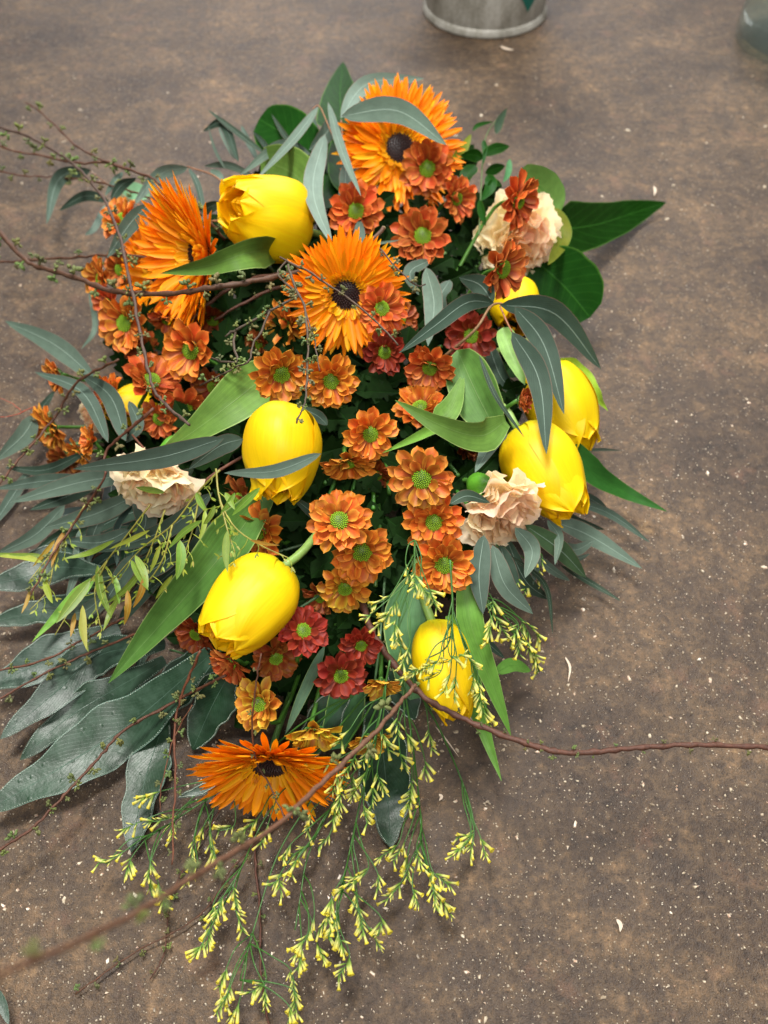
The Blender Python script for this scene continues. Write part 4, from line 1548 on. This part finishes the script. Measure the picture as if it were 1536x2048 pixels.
def budding(label, pts, w0, w1, colr, dz, gap=34, bs=15, hfun=None, side=(), end_cut=False):
    hf = hfun or H
    p0 = pts[0]
    r_ = thing('budding_branch', label, 'branch', T3(W(p0[0], p0[1], max(.01, hf(p0[0], p0[1]) + dz))), G_W)
    org = r_.matrix_basis.translation

    def run(pts, w0, w1, nm):
        length = sum(math.hypot(b[0] - a[0], b[1] - a[1]) for a, b in zip(pts, pts[1:]))
        n = max(8, int(length / 12))
        cur = catmull([(p[0], p[1], hf(p[0], p[1]) + dz + (p[2] if len(p) > 2 else 0)) for p in pts], n)
        Ws = []
        nodes = []
        acc = 0
        last = cur[0]
        nxt = gap * .6
        for i, (x, y, z) in enumerate(cur):
            acc += math.hypot(x - last[0], y - last[1])
            last = (x, y)
            node = False
            if acc > nxt:
                node = True
                nxt = acc + gap * random.uniform(.4, 1.15)
            j = random.uniform(-1.6, 1.6)
            P = W(x + j, y + random.uniform(-1.6, 1.6), max(.004, z))
            Ws.append(P)
            nodes.append(node)
        rad = []
        for i, P in enumerate(Ws):
            w = (w0 + (w1 - w0) * i / (n - 1)) * (.82 if w0 < 8.5 else .92)
            rad.append(w * .5 * pxm(P) * (1.35 if nodes[i] else random.uniform(.88, 1.05)))
        m = MB()
        m.tube([p - org for p in Ws], rad, 7)
        link(nm, m.mesh(nm, M_bark), r_, color=jit(colr, .08))
        sd = 1
        for i, nd in enumerate(nodes):
            if not nd or i in (0, n - 1):
                continue
            T = (Ws[i + 1] - Ws[i - 1]).normalized()
            c = (CAM - Ws[i]).normalized()
            S_ = T.cross(c).normalized() * sd
            sd = -sd
            d = (S_ * 1.0 + c * random.uniform(-.1, .8) + T * random.uniform(-.2, .5)).normalized()
            s = bs * 1.2 * pxm(Ws[i]) * random.uniform(.75, 1.25)
            q = d.to_track_quat('Z', 'Y').to_matrix().to_4x4()
            Mx = T3(Ws[i] - org + d * (rad[i] + s * .12)) @ q @ RZ(random.uniform(0, 6)) @ SC(s, s, s)
            link('bud', random.choice(BUDS), r_, Mx, color=jit(C_BUD, .2))
            if random.random() < .25:
                d2 = (c + T * .4 - S_ * .5).normalized()
                q = d2.to_track_quat('Z', 'Y').to_matrix().to_4x4()
                s *= .8
                link('bud', random.choice(BUDS), r_, T3(Ws[i] - org + d2 * (rad[i] + s * .1)) @ q @ SC(s, s, s), color=jit(C_BUD, .2))
        return Ws

    Ws = run(pts, w0, w1, 'stem')
    for sp in side:
        run(sp, w1 * .9, w1 * .6, 'side_shoot')
    if end_cut:
        m = MB()
        m.ellipsoid(Ws[-1] - org - Vector((0, 0, .0005)), (Ws[-1] - Ws[-2]).normalized() * .002, w1 * .55 * pxm(Ws[-1]), w1 * .55 * pxm(Ws[-1]), 3, 7)
        link('cut_end', m.mesh('cut_end', plain('cut_wood', hexc('#cdb98c'), .7)), r_)
    return r_


budding('thick brown budding branch entering from the left edge across the left gerbera',
        [(600, 545, -.06), (520, 560, -.02), (430, 575), (330, 588), (230, 583), (150, 556), (75, 533), (38, 508), (-20, 440)], 12, 9, BK1, .10, 36, 19)
budding('grey budding branch running down from the upper left across the left gerbera',
        [(378, 850), (335, 812), (308, 778), (285, 690), (262, 570), (238, 470), (205, 395), (155, 335), (110, 303), (50, 270), (-20, 250)], 8, 6, BK3, .12, 30, 14)
budding('thin brown branch ending highest at the upper left',
        [(450, 480, -.05), (400, 425), (330, 375), (290, 350), (215, 325), (150, 290), (100, 240), (52, 203)], 8, 3, BK2, .07, 32, 13)
budding('reddish branch lying just under the crossing at the upper left',
        [(290, 350), (215, 325), (160, 327), (90, 312), (40, 305), (-20, 285)], 5, 4, BK2, .065, 30, 14)
budding('thin red branch under the blue leaf at the upper left',
        [(400, 440, -.04), (290, 392), (200, 365), (120, 355), (60, 352), (-20, 340)], 5, 3, BK2, .045, 34, 11)
budding('straight reddish branch from the left edge to the left gerbera',
        [(330, 520, -.03), (230, 510), (110, 518), (-20, 526)], 6, 5, BK2, .05, 40, 14)
budding('short woody branch in the dark between the left and middle gerberas',
        [(640, 540, -.05), (560, 550), (500, 560), (440, 590), (380, 640)], 12, 8, BK1, .015, 200, 6)
budding('second woody branch in the dark below the first',
        [(640, 580, -.05), (560, 575), (500, 600), (430, 640)], 9, 6, BK1, .0, 200, 6)
budding('budding shoot in front of the left gerberas lower fringe, forked toward the centre',
        [(600, 590), (560, 610), (510, 640), (470, 660), (452, 673)], 6, 6, BK3, .075, 22, 14, end_cut=False,
        side=[[(540, 620), (525, 660), (505, 690), (500, 720), (470, 735), (440, 750), (400, 770)],
              [(470, 665), (468, 700), (475, 725), (440, 722), (425, 715)],
              [(600, 590), (570, 565), (555, 545), (575, 520)]])
budding('thin budding twig hanging down over the middle yellow tulip',
        [(575, 530), (590, 570), (610, 620), (616, 700), (612, 780), (608, 810), (592, 846)], 6, 4, BK3, .115, 22, 14,
        side=[[(610, 620), (628, 680), (640, 740)]])
budding('thin budding twig crossing the dark eye of the middle gerbera',
        [(560, 515), (620, 545), (660, 572), (700, 598), (760, 650), (795, 690)], 5, 4, BK3, .10, 26, 13)
budding('small budding twig arching over the upper right of the middle gerbera',
        [(752, 490), (780, 520), (802, 545), (830, 570), (850, 570)], 4, 3, BK3, .085, 20, 14)
r_ = budding('short brown branch stub with a pale cut end above the middle gerbera',
             [(720, 505), (745, 480), (768, 455)], 10, 9, BK1, .06, 300, 5, end_cut=True)


def HB(px, py):     # the thick branch springs up clear of the bouquet
    return .17


budding('thick bare branch curving from the middle of the bouquet out to the right edge',
        [(700, 1130, -.03), (720, 1190, -.01), (745, 1265), (800, 1345), (860, 1402), (950, 1448), (1080, 1496), (1160, 1506), (1280, 1496), (1400, 1490), (1580, 1497)],
        15, 10, BK1, -.03, 60, 9, hfun=HB)
budding('long branch rising out of focus toward the bottom left corner',
        [(832, 1370, .0), (800, 1405, .01), (745, 1470, .04), (640, 1570, .09), (540, 1660, .15), (400, 1745, .23), (280, 1822, .30), (130, 1895, .37), (-40, 1965, .43)],
        9, 16, hexc('#6a4a3a'), -.02, 110, 26, hfun=HB)
budding('reddish branch over the stacked fern lobes at the left edge',
        [(330, 1245), (288, 1262), (180, 1305), (80, 1352), (-20, 1408)], 6, 5, hexc('#5c3220'), .04, 44, 16)
budding('reddish branch just above its parallel neighbour on the left fern',
        [(250, 1235), (180, 1272), (90, 1318), (-20, 1346)], 6, 5, hexc('#5c3220'), .045, 44, 14)
budding('brown branch lying along the biggest fern lobe',
        [(450, 1352), (360, 1398), (250, 1460), (190, 1525), (120, 1600), (60, 1660), (-20, 1712)], 7, 7, BK2, .04, 38, 16)
budding('thin brown twig hanging straight down left of the lowest gerbera',
        [(400, 1300), (368, 1380), (350, 1450), (352, 1560), (346, 1640), (345, 1730)], 7, 4, hexc('#6a3f28'), .045, 40, 13,
        side=[[(385, 1410), (350, 1470), (325, 1560), (320, 1620)]])
budding('thin dark twig lying over the lowest gerbera',
        [(521, 1306), (512, 1370), (505, 1440), (512, 1520), (540, 1570), (572, 1645)], 4.5, 3.5, BK2, .085, 45, 10)
budding('brown twig running down left over the grey leaves at the left edge',
        [(308, 818), (255, 862), (212, 905), (206, 960), (150, 1045), (105, 1110), (62, 1190)], 8, 4, BK2, .085, 34, 14)
budding('thin red brown twig from the far left chrysanthemums down to the edge',
        [(238, 718), (155, 765), (110, 835), (50, 905), (-15, 985)], 6, 5, BK2, .075, 32, 13)
budding('fine red forked twig at the left edge beside the orange chrysanthemum',
        [(75, 812), (45, 824), (20, 834), (-15, 836)], 3, 2, hexc('#a04a34'), .04, 200, 6, side=[[(45, 824), (20, 805), (-10, 795)]])
budding('faint thin twig lying on the floor below the branch at the bottom left',
        [(560, 1640), (470, 1730), (400, 1830), (260, 1910), (150, 1990)], 4, 4, BK1, .0, 60, 12, hfun=lambda a, b: .008)
budding('thin twig lying on the floor beneath the yellow sprays at the bottom',
        [(505, 1620), (512, 1740), (520, 1830), (522, 1950), (542, 2070)], 6, 5, BK1, .0, 60, 10, hfun=lambda a, b: .008)
budding('faint thin twig on the floor left of the lowest yellow sprays',
        [(440, 1620), (390, 1700), (340, 1800), (330, 1900), (300, 1960)], 4, 3, BK1, .0, 50, 12, hfun=lambda a, b: .006)

# ------------------------------------------------------------------ fine yellow green twigs
YG = hexc('#8c9a34')
YG2 = hexc('#6f8c30')
YGB = hexc('#a07a24')


def fine_twig(label, lines, leaves, dz):
    p = lines[0][0]
    r_ = thing('fine_leaved_twig', label, 'twig', T3(W(p[0], p[1], H(p[0], p[1]) + dz)), 'fine yellow green twigs')
    for ln in lines:
        twig_line(r_, ln, .0010, .0005, hexc('#8f8a3c'), dz, M_stem, n=16)
        # tiny forked side sprigs
        cur = catmull([(q[0], q[1]) for q in ln], 12)
        for i in range(1, 12):
            if random.random() < .9:
                x, y = cur[i]
                a = random.uniform(-2.9, -.6)
                l = random.uniform(14, 32)
                x1, y1 = x + l * cos(a), y - l * sin(a)
                twig_line(r_, [(x, y), ((x + x1) / 2 + 3, (y + y1) / 2), (x1, y1)], .0005, .0004, YG, dz, M_stem, n=5, name='sprig', sides=4)
                for q in range(2):
                    b = a + random.uniform(-.9, .9)
                    ll = random.uniform(8, 16)
                    blade(r_, [(x1, y1), (x1 + ll * .5 * cos(b), y1 - ll * .5 * sin(b)), (x1 + ll * cos(b), y1 - ll * sin(b))],
                          4, M_twigleaf, jit(YG, .2), dz + .002, None, .2, 'lance', 4, 2, name='leaflet')
    for q in leaves:
        blade(r_, q[0], q[1], M_twigleaf, jit(q[2], .12), dz + .006, None, .22, 'lance', 10, 3)
    return r_


def yl(x, y, a, l, w, c):
    a = radians(a)
    b = random.uniform(-.3, .3)
    return ([(x, y), (x + l * .5 * cos(a + b * .5), y - l * .5 * sin(a + b * .5)), (x + l * cos(a), y - l * sin(a))], w, c)


fine_twig('fine yellow green twig with narrow leaves spreading left of the crumpled tulip',
          [[(440, 940), (395, 985), (345, 1050), (280, 1100), (205, 1185)], [(400, 985), (385, 1060), (365, 1120)], [(345, 1050), (320, 1130), (255, 1210)]],
          [yl(330, 985, 170, 60, 14, YG2), yl(392, 985, -60, 45, 14, YG2), yl(405, 1040, 220, 90, 14, YG2), yl(360, 1080, -95, 80, 22, YG2),
           yl(270, 1110, -70, 75, 16, YG2), yl(180, 1160, 232, 110, 24, YG2), yl(255, 1180, -95, 70, 14, YGB), yl(165, 1210, -85, 90, 14, YG),
           yl(300, 1060, 205, 90, 10, YG), yl(230, 1080, 200, 110, 12, YG2), yl(290, 1150, -110, 70, 14, YGB), yl(262, 1120, -60, 70, 14, YG2),
           yl(320, 1090, 250, 60, 10, YG), yl(345, 1150, 235, 60, 10, YG)], .09)
fine_twig('fine yellow green twig hanging down onto the top of the crumpled tulip',
          [[(432, 938), (440, 1000), (470, 1055), (520, 1090), (575, 1115)], [(440, 1000), (455, 1060), (470, 1105)]],
          [yl(455, 1060, -90, 85, 16, YG2), yl(470, 985, 235, 50, 12, YG2), yl(520, 975, 225, 80, 16, YG2), yl(500, 1080, -10, 60, 8, YGB),
           yl(430, 1010, -120, 50, 12, YG2), yl(450, 985, -60, 40, 14, YG2), yl(410, 1020, -100, 60, 12, YG)], .10)
fine_twig('fine brownish twig with narrow leaves over the stacked fern at the far left',
          [[(170, 1010), (140, 1060), (110, 1120), (95, 1180), (60, 1220)], [(140, 1060), (100, 1110), (60, 1160)]],
          [yl(85, 1110, 178, 95, 14, YG2), yl(85, 1125, 172, 90, 14, YG), yl(130, 1060, -110, 80, 12, YGB), yl(88, 1160, -70, 50, 14, YG),
           yl(110, 1080, -130, 70, 10, YGB), yl(60, 1180, 250, 50, 8, YGB)], .075)
fine_twig('fine yellow green twig with hooked brown tips below the crumpled leaf at the left',
          [[(300, 1010), (262, 1060), (215, 1120), (160, 1190), (110, 1270)], [(215, 1120), (190, 1180), (200, 1250)], [(330, 1020), (300, 1100), (250, 1200)]],
          [yl(195, 1130, -75, 110, 18, YG2), yl(165, 1220, -82, 85, 14, YG), yl(150, 1225, -100, 50, 10, YGB), yl(240, 1190, -115, 80, 12, YG2),
           yl(290, 1130, 225, 110, 14, YG2), yl(228, 1150, -80, 60, 12, YG2)], .075)


# ------------------------------------------------------------------ limonium sprays
def floret(kind):
    m = MB()
    if kind == 0:       # closed spindle bud
        m.ellipsoid((0, 0, 0), (0, 0, 1), .13, .13, 5, 6)
    else:               # open trumpet
        rows, uvs = [], []
        prof = ((0, .05), (.25, .10), (.55, .12), (.8, .135), (1.0, .21 if kind == 2 else .14))
        for z, r in prof:
            rows.append([(r * cos(i * pi / 4) * (1 + .18 * (i % 2) * (z > .9)), r * sin(i * pi / 4) * (1 + .18 * (i % 2) * (z > .9)), z) for i in range(8)])
            uvs.append([(z, i / 8)] * 8)
        m.grid(rows, uvs, 0, True)
        m.ellipsoid((0, 0, .55), (0, 0, .5), .07, .07, 3, 5)
    return m.mesh('floret', M_flor)


FL = [floret(0), floret(1), floret(2)]
LG = hexc('#3c6a2a')


def spray(label, root_pts, clusters, dz=.0, stemw=.0011, gl=LG):
    p = root_pts[0]
    r_ = thing('limonium_spray', label, 'limonium', T3(W(p[0], p[1], max(.01, H(p[0], p[1]) + dz))), 'yellow limonium sprays')
    org = r_.matrix_basis.translation

    def hh(x, y, e=0):
        return max(.005, H(x, y) + dz + e)
    m = MB()
    cur = catmull([(q[0], q[1], hh(q[0], q[1])) for q in root_pts], 24)
    m.tube([W(*c_) - org for c_ in cur], [stemw * (1 - .45 * i / 23) for i in range(24)], 5)
    for (cx, cy, ang, nfl) in clusters:
        best = None
        for i, q in enumerate(cur):
            d = math.hypot(q[0] - cx, q[1] - cy)
            # branch off above the cluster
            if q[1] < cy - 30 or i == 0:
                sc_ = abs(d - 110)
                if best is None or sc_ < best[0]:
                    best = (sc_, i)
        q = cur[best[1]]
        a = radians(ang)
        l = 17 + 5.0 * nfl
        x0, y0 = cx - cos(a) * l * .4, cy + sin(a) * l * .4
        x1, y1 = cx + cos(a) * l * .6, cy - sin(a) * l * .6
        mx, my = (q[0] + x0) / 2 + random.uniform(-8, 8), (q[1] + y0) / 2 - random.uniform(0, 14)
        e = random.uniform(.002, .022)
        br = catmull([(q[0], q[1], q[2]), (mx, my, (q[2] + hh(x0, y0, e)) / 2 + .004), (x0, y0, hh(x0, y0, e)), (x1, y1, hh(x1, y1, e))], 16)
        Wb = [W(*b_) for b_ in br]
        m.tube([p_ - org for p_ in Wb], [.0007 * (1 - .4 * i / 15) for i in range(16)], 5)
        # florets in a comb along the end of the branchlet
        side = random.choice((-1, 1))
        Pe, Ps = W(x1, y1, hh(x1, y1, e)), W(x0, y0, hh(x0, y0, e))
        T = (Pe - Ps).normalized()
        c_ = (CAM - Pe).normalized()
        S_ = T.cross(c_).normalized()
        nfl2 = int(nfl * 1.8)
        for i in range(nfl2):
            t = (i + random.uniform(.0, .7)) / nfl2
            P = Ps.lerp(Pe, t)
            sd = side if random.random() < .65 else -side
            # florets hang toward the bottom of the picture too
            d = (T * random.uniform(.5, 1.2) + S_ * sd * random.uniform(.15, 1.0) + c_ * random.uniform(-.2, .6)
                 + Vector((0, -1, 0)) * random.uniform(0, .5)).normalized()
            op = random.random() < .45
            s = pxm(P) * (random.uniform(21, 35) if op else random.uniform(14, 25)) * (1 - .25 * t)
            q4 = d.to_track_quat('Z', 'Y').to_matrix().to_4x4()
            link('floret', random.choice(FL[1:]) if op else FL[0], r_, T3(P - org) @ q4 @ RZ(random.uniform(0, 6)) @ SC(s * .78, s * .78, s))
            # papery green bract at the foot of the floret
            m.ellipsoid(P - org, d * s * .38, s * .10, s * .05, 3, 4)
    link('stem', m.mesh('limonium_stem', M_stem), r_, color=gl)
    return r_


random.seed(77)
spray('limonium spray reaching farthest left below the fern frond', [(720, 1380), (600, 1450), (470, 1560), (380, 1620), (290, 1680)],
      [(300, 1590, 200, 6), (262, 1652, 205, 5), (320, 1640, 190, 6), (235, 1712, 215, 6), (258, 1730, 250, 5), (300, 1735, 260, 5),
       (300, 1770, 280, 4), (322, 1785, 285, 6), (345, 1660, 270, 3), (210, 1722, 200, 2)], .02)
spray('limonium spray between the hanging twig and the lowest gerbera', [(720, 1380), (600, 1470), (440, 1570), (395, 1650), (390, 1740)],
      [(385, 1700, 265, 6), (385, 1745, 240, 6), (420, 1680, 275, 5), (432, 1712, 290, 5), (405, 1665, 260, 3), (455, 1655, 200, 4), (350, 1640, 230, 3)], .012)
spray('limonium spray standing left in the bottom cluster', [(740, 1380), (640, 1500), (540, 1620), (480, 1740), (430, 1850)],
      [(425, 1830, 265, 7), (418, 1870, 260, 6), (470, 1790, 280, 6), (478, 1838, 290, 6), (500, 1650, 220, 7), (530, 1665, 250, 6), (440, 1810, 250, 5), (400, 1895, 240, 4)], .015)
spray('limonium spray hanging lowest at the bottom of the picture', [(750, 1400), (650, 1560), (560, 1700), (510, 1850), (480, 1960)],
      [(448, 1950, 250, 6), (455, 1985, 255, 6), (445, 2005, 240, 5), (515, 1975, 210, 6), (585, 1960, 280, 7), (590, 2000, 275, 6), (530, 1990, 270, 4), (578, 2030, 260, 4), (470, 2020, 240, 4)], .01)
spray('limonium spray with dense florets in the middle of the bottom cluster', [(760, 1400), (690, 1560), (620, 1700), (600, 1800), (590, 1860)],
      [(560, 1755, 220, 6), (600, 1700, 210, 6), (590, 1730, 250, 5), (622, 1850, 250, 6), (605, 1885, 240, 7), (600, 1915, 260, 6), (575, 1700, 240, 4),
       (620, 1640, 260, 6), (560, 1770, 280, 4), (640, 1900, 290, 5), (650, 1680, 230, 4)], .018)
spray('limonium spray right of the middle in the bottom cluster', [(770, 1380), (730, 1560), (700, 1700), (680, 1800), (670, 1880)],
      [(660, 1815, 260, 7), (665, 1850, 255, 7), (680, 1875, 285, 7), (650, 1840, 240, 5), (715, 1800, 275, 7), (722, 1840, 280, 7), (745, 1870, 300, 6), (700, 1765, 220, 7),
       (725, 1750, 230, 6), (760, 1850, 260, 4), (690, 1930, 240, 6), (755, 1760, 270, 4)], .02)
spray('limonium spray over the hanging green fern lobe', [(780, 1320), (760, 1430), (745, 1520), (735, 1560)],
      [(700, 1530, 240, 6), (722, 1562, 240, 7), (745, 1590, 265, 7), (705, 1570, 270, 6), (760, 1560, 290, 5), (680, 1600, 260, 6), (770, 1480, 290, 5),
       (650, 1530, 200, 5), (672, 1560, 250, 6), (668, 1620, 265, 6), (735, 1500, 250, 6), (690, 1470, 230, 4), (730, 1625, 280, 5)], .035)
spray('limonium spray with long stem ending right of the bottom cluster', [(800, 1330), (820, 1450), (838, 1600), (845, 1700), (860, 1760)],
      [(822, 1575, 265, 6), (820, 1600, 250, 5), (800, 1700, 240, 6), (815, 1730, 270, 6), (838, 1715, 285, 6), (862, 1750, 285, 7), (880, 1755, 320, 6), (868, 1790, 280, 7),
       (890, 1810, 300, 6), (790, 1780, 230, 6), (830, 1790, 290, 4), (780, 1700, 215, 6), (850, 1535, 270, 3), (820, 1480, 300, 4), (805, 1520, 290, 4)], .015)
spray('limonium spray on the lone long stem farthest right of the bottom', [(810, 1340), (870, 1440), (915, 1540), (940, 1610), (950, 1660)],
      [(945, 1680, 262, 7), (925, 1692, 225, 6), (965, 1690, 285, 5), (930, 1672, 190, 3), (795, 1450, 270, 4), (860, 1475, 280, 5)], .012)
spray('limonium spray lying across the yellow tulip at the lower right', [(900, 1120), (905, 1220), (895, 1290), (850, 1320)],
      [(880, 1322, 190, 9), (850, 1335, 200, 8), (825, 1350, 205, 6), (895, 1362, 250, 5), (910, 1370, 265, 6), (868, 1350, 210, 5), (915, 1310, 10, 4)], .085)
spray('limonium spray running down the pale green leaves at the lower right', [(905, 1220), (930, 1290), (955, 1350), (975, 1420)],
      [(955, 1375, 275, 6), (962, 1400, 280, 7), (972, 1425, 285, 6), (945, 1360, 260, 4), (940, 1320, 300, 3)], .075)
spray('limonium spray hanging in the gap beside the lower right grey leaves', [(930, 1150), (960, 1190), (990, 1230), (1030, 1270)],
      [(985, 1220, 270, 7), (980, 1255, 265, 7), (1000, 1250, 300, 6), (1030, 1265, 250, 6), (1035, 1285, 280, 6), (1060, 1300, 290, 6), (1072, 1320, 285, 5), (1050, 1255, 300, 5), (1068, 1262, 310, 4)], .04)
spray('limonium spray between the brown branch and the lowest middle chrysanthemum', [(830, 1080), (825, 1150), (800, 1230), (795, 1290)],
      [(790, 1255, 265, 6), (785, 1215, 240, 5), (800, 1285, 280, 7), (812, 1310, 250, 6), (765, 1200, 210, 5), (770, 1235, 230, 5), (740, 1230, 220, 3), (850, 1180, 300, 5), (830, 1160, 270, 5),
       (865, 1195, 290, 5), (815, 1140, 285, 4)], .05)
spray('few limonium florets peeping from behind the lower right eucalyptus', [(980, 1080), (1030, 1120), (1070, 1160)],
      [(1078, 1150, 280, 3), (1050, 1180, 250, 4), (1035, 1165, 270, 3), (1082, 1115, 280, 2)], .01)

# ------------------------------------------------------------------ dark foliage filling the dome
random.seed(5)
m = MB()
POLY = [(560, 310), (900, 330), (1000, 420), (1010, 700), (1030, 900), (960, 1100), (900, 1180), (800, 1320), (700, 1400), (560, 1390), (430, 1300),
        (330, 1100), (230, 870), (270, 560), (430, 470)]


def inside(x, y):
    c_ = False
    j = len(POLY) - 1
    for i in range(len(POLY)):
        xi, yi = POLY[i]
        xj, yj = POLY[j]
        if (yi > y) != (yj > y) and x < (xj - xi) * (y - yi) / (yj - yi) + xi:
            c_ = not c_
        j = i
    return c_


def lobed_leaf(m, P, N, X, L_, Wd):
    Y = N.cross(X).normalized()
    X = Y.cross(N)
    out = [(0, .03), (.15, .10), (.25, .32), (.33, .40), (.38, .20), (.50, .42), (.60, .50), (.64, .24), (.78, .30), (.9, .16), (1, 0)]
    mid = [P + X * (t * L_) for t, _ in out]
    n = len(out)
    for sgn in (1, -1):
        e = [P + X * (t * L_) + Y * (sgn * w * Wd) + N * (abs(w) * .35 * Wd) for t, w in out]
        vs = mid + e
        fs = [(i, i + 1, n + i + 1, n + i) for i in range(n - 1)]
        if sgn < 0:
            fs = [f[::-1] for f in fs]
        m.add(vs, fs, [(t, .5) for t, _ in out] + [(t, .5 + sgn * w) for t, w in out])


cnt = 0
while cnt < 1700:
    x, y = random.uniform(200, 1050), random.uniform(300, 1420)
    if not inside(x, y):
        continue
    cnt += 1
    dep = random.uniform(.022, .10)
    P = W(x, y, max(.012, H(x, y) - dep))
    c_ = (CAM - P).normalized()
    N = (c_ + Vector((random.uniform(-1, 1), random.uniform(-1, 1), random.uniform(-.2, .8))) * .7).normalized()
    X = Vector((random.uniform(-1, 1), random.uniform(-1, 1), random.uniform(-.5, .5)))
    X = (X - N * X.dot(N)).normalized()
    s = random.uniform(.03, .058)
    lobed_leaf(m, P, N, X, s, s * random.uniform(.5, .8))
o = link('under_foliage', m.mesh('under_foliage', M_under), color=hexc('#13290b'))  # near-black green, shade of the gaps put into the leaf colour
o['kind'] = 'stuff'
o['label'] = 'mass of dark green chrysanthemum leaves under the blooms'
o['category'] = 'foliage'

# bundle of stems showing between the blooms
rt = thing('stem_bundle', 'bundle of green flower stems showing in the gaps of the bouquet', 'stems', T3(BIND))
for i in range(46):
    a = random.uniform(0, 6.283)
    x1 = 752 + cos(a) * random.uniform(120, 300)
    y1 = 830 - sin(a) * random.uniform(150, 520)
    if not inside(x1, y1):
        continue
    P1 = W(x1, y1, max(.02, H(x1, y1) - random.uniform(.015, .04)))
    mid = BIND.lerp(P1, .55)
    mid.z = max(.02, mid.z + .015)
    cur = catmull([tuple(BIND + Vector((random.uniform(-.02, .02), random.uniform(-.02, .02), 0))), tuple(mid), tuple(P1)], 10)
    mm = MB()
    mm.tube([Vector(c_) - BIND for c_ in cur], .0022, 6)
    link('stem', mm.mesh('bundle_stem', M_stem), rt, color=jit(hexc('#3f7026'), .3))
# twine round the binding point
mm = MB()
mm.tube([(0.032 * cos(i / 8 * pi), 0.032 * sin(i / 8 * pi), -.012 + .0012 * i / 4) for i in range(65)], .0013, 5)
link('twine', mm.mesh('twine', plain('twine', hexc('#8f7a4c'), .8, ns=300)), rt)

# ------------------------------------------------------------------ odds and ends on the floor
M_debris = plain('dry_petal', hexc('#cdbba6'), .6, ns=200)
for lab, pts, w_, c_ in [
    ('curved dry white sliver on the floor right of the yellow sprays', [(1130, 1313), (1140, 1335), (1136, 1365)], 5, '#d8ccc0'),
    ('thin pale stalk on the floor between the sprays and the long leaf', [(870, 1452), (893, 1480), (918, 1514)], 3, '#b8a58c'),
    ('dry curled scrap on the floor right of the lone yellow spray', [(878, 1588), (883, 1594), (878, 1602)], 7, '#a89a8c'),
    ('greenish scrap of stem on the floor below the bucket', [(1000, 92), (1012, 98), (1028, 100)], 4, '#6f7a34'),
    ('pale green fibre on the floor below the long dark leaf', [(1172, 497), (1190, 490), (1204, 487)], 5, '#a5a070'),
    ('short green scrap on the floor above the long dark leaf', [(1308, 372), (1310, 382), (1308, 392)], 6, '#6a7a40'),
    ('clear chip of plastic on the floor near the lower right corner', [(1233, 1838), (1241, 1850), (1240, 1864)], 9, '#8f8c88'),
]:
    r_ = thing('floor_scrap', lab, 'scrap', T3(W(pts[0][0], pts[0][1], .003)), 'small scraps on the floor')
    blade(r_, pts, w_, M_debris, hexc(c_), .0, 0, .3, 'lance', 8, 2, name='sliver', hmin=.003, hfun=lambda a, b: .003, level=.8)

scene.render.resolution_x = 768
scene.render.resolution_y = 1024
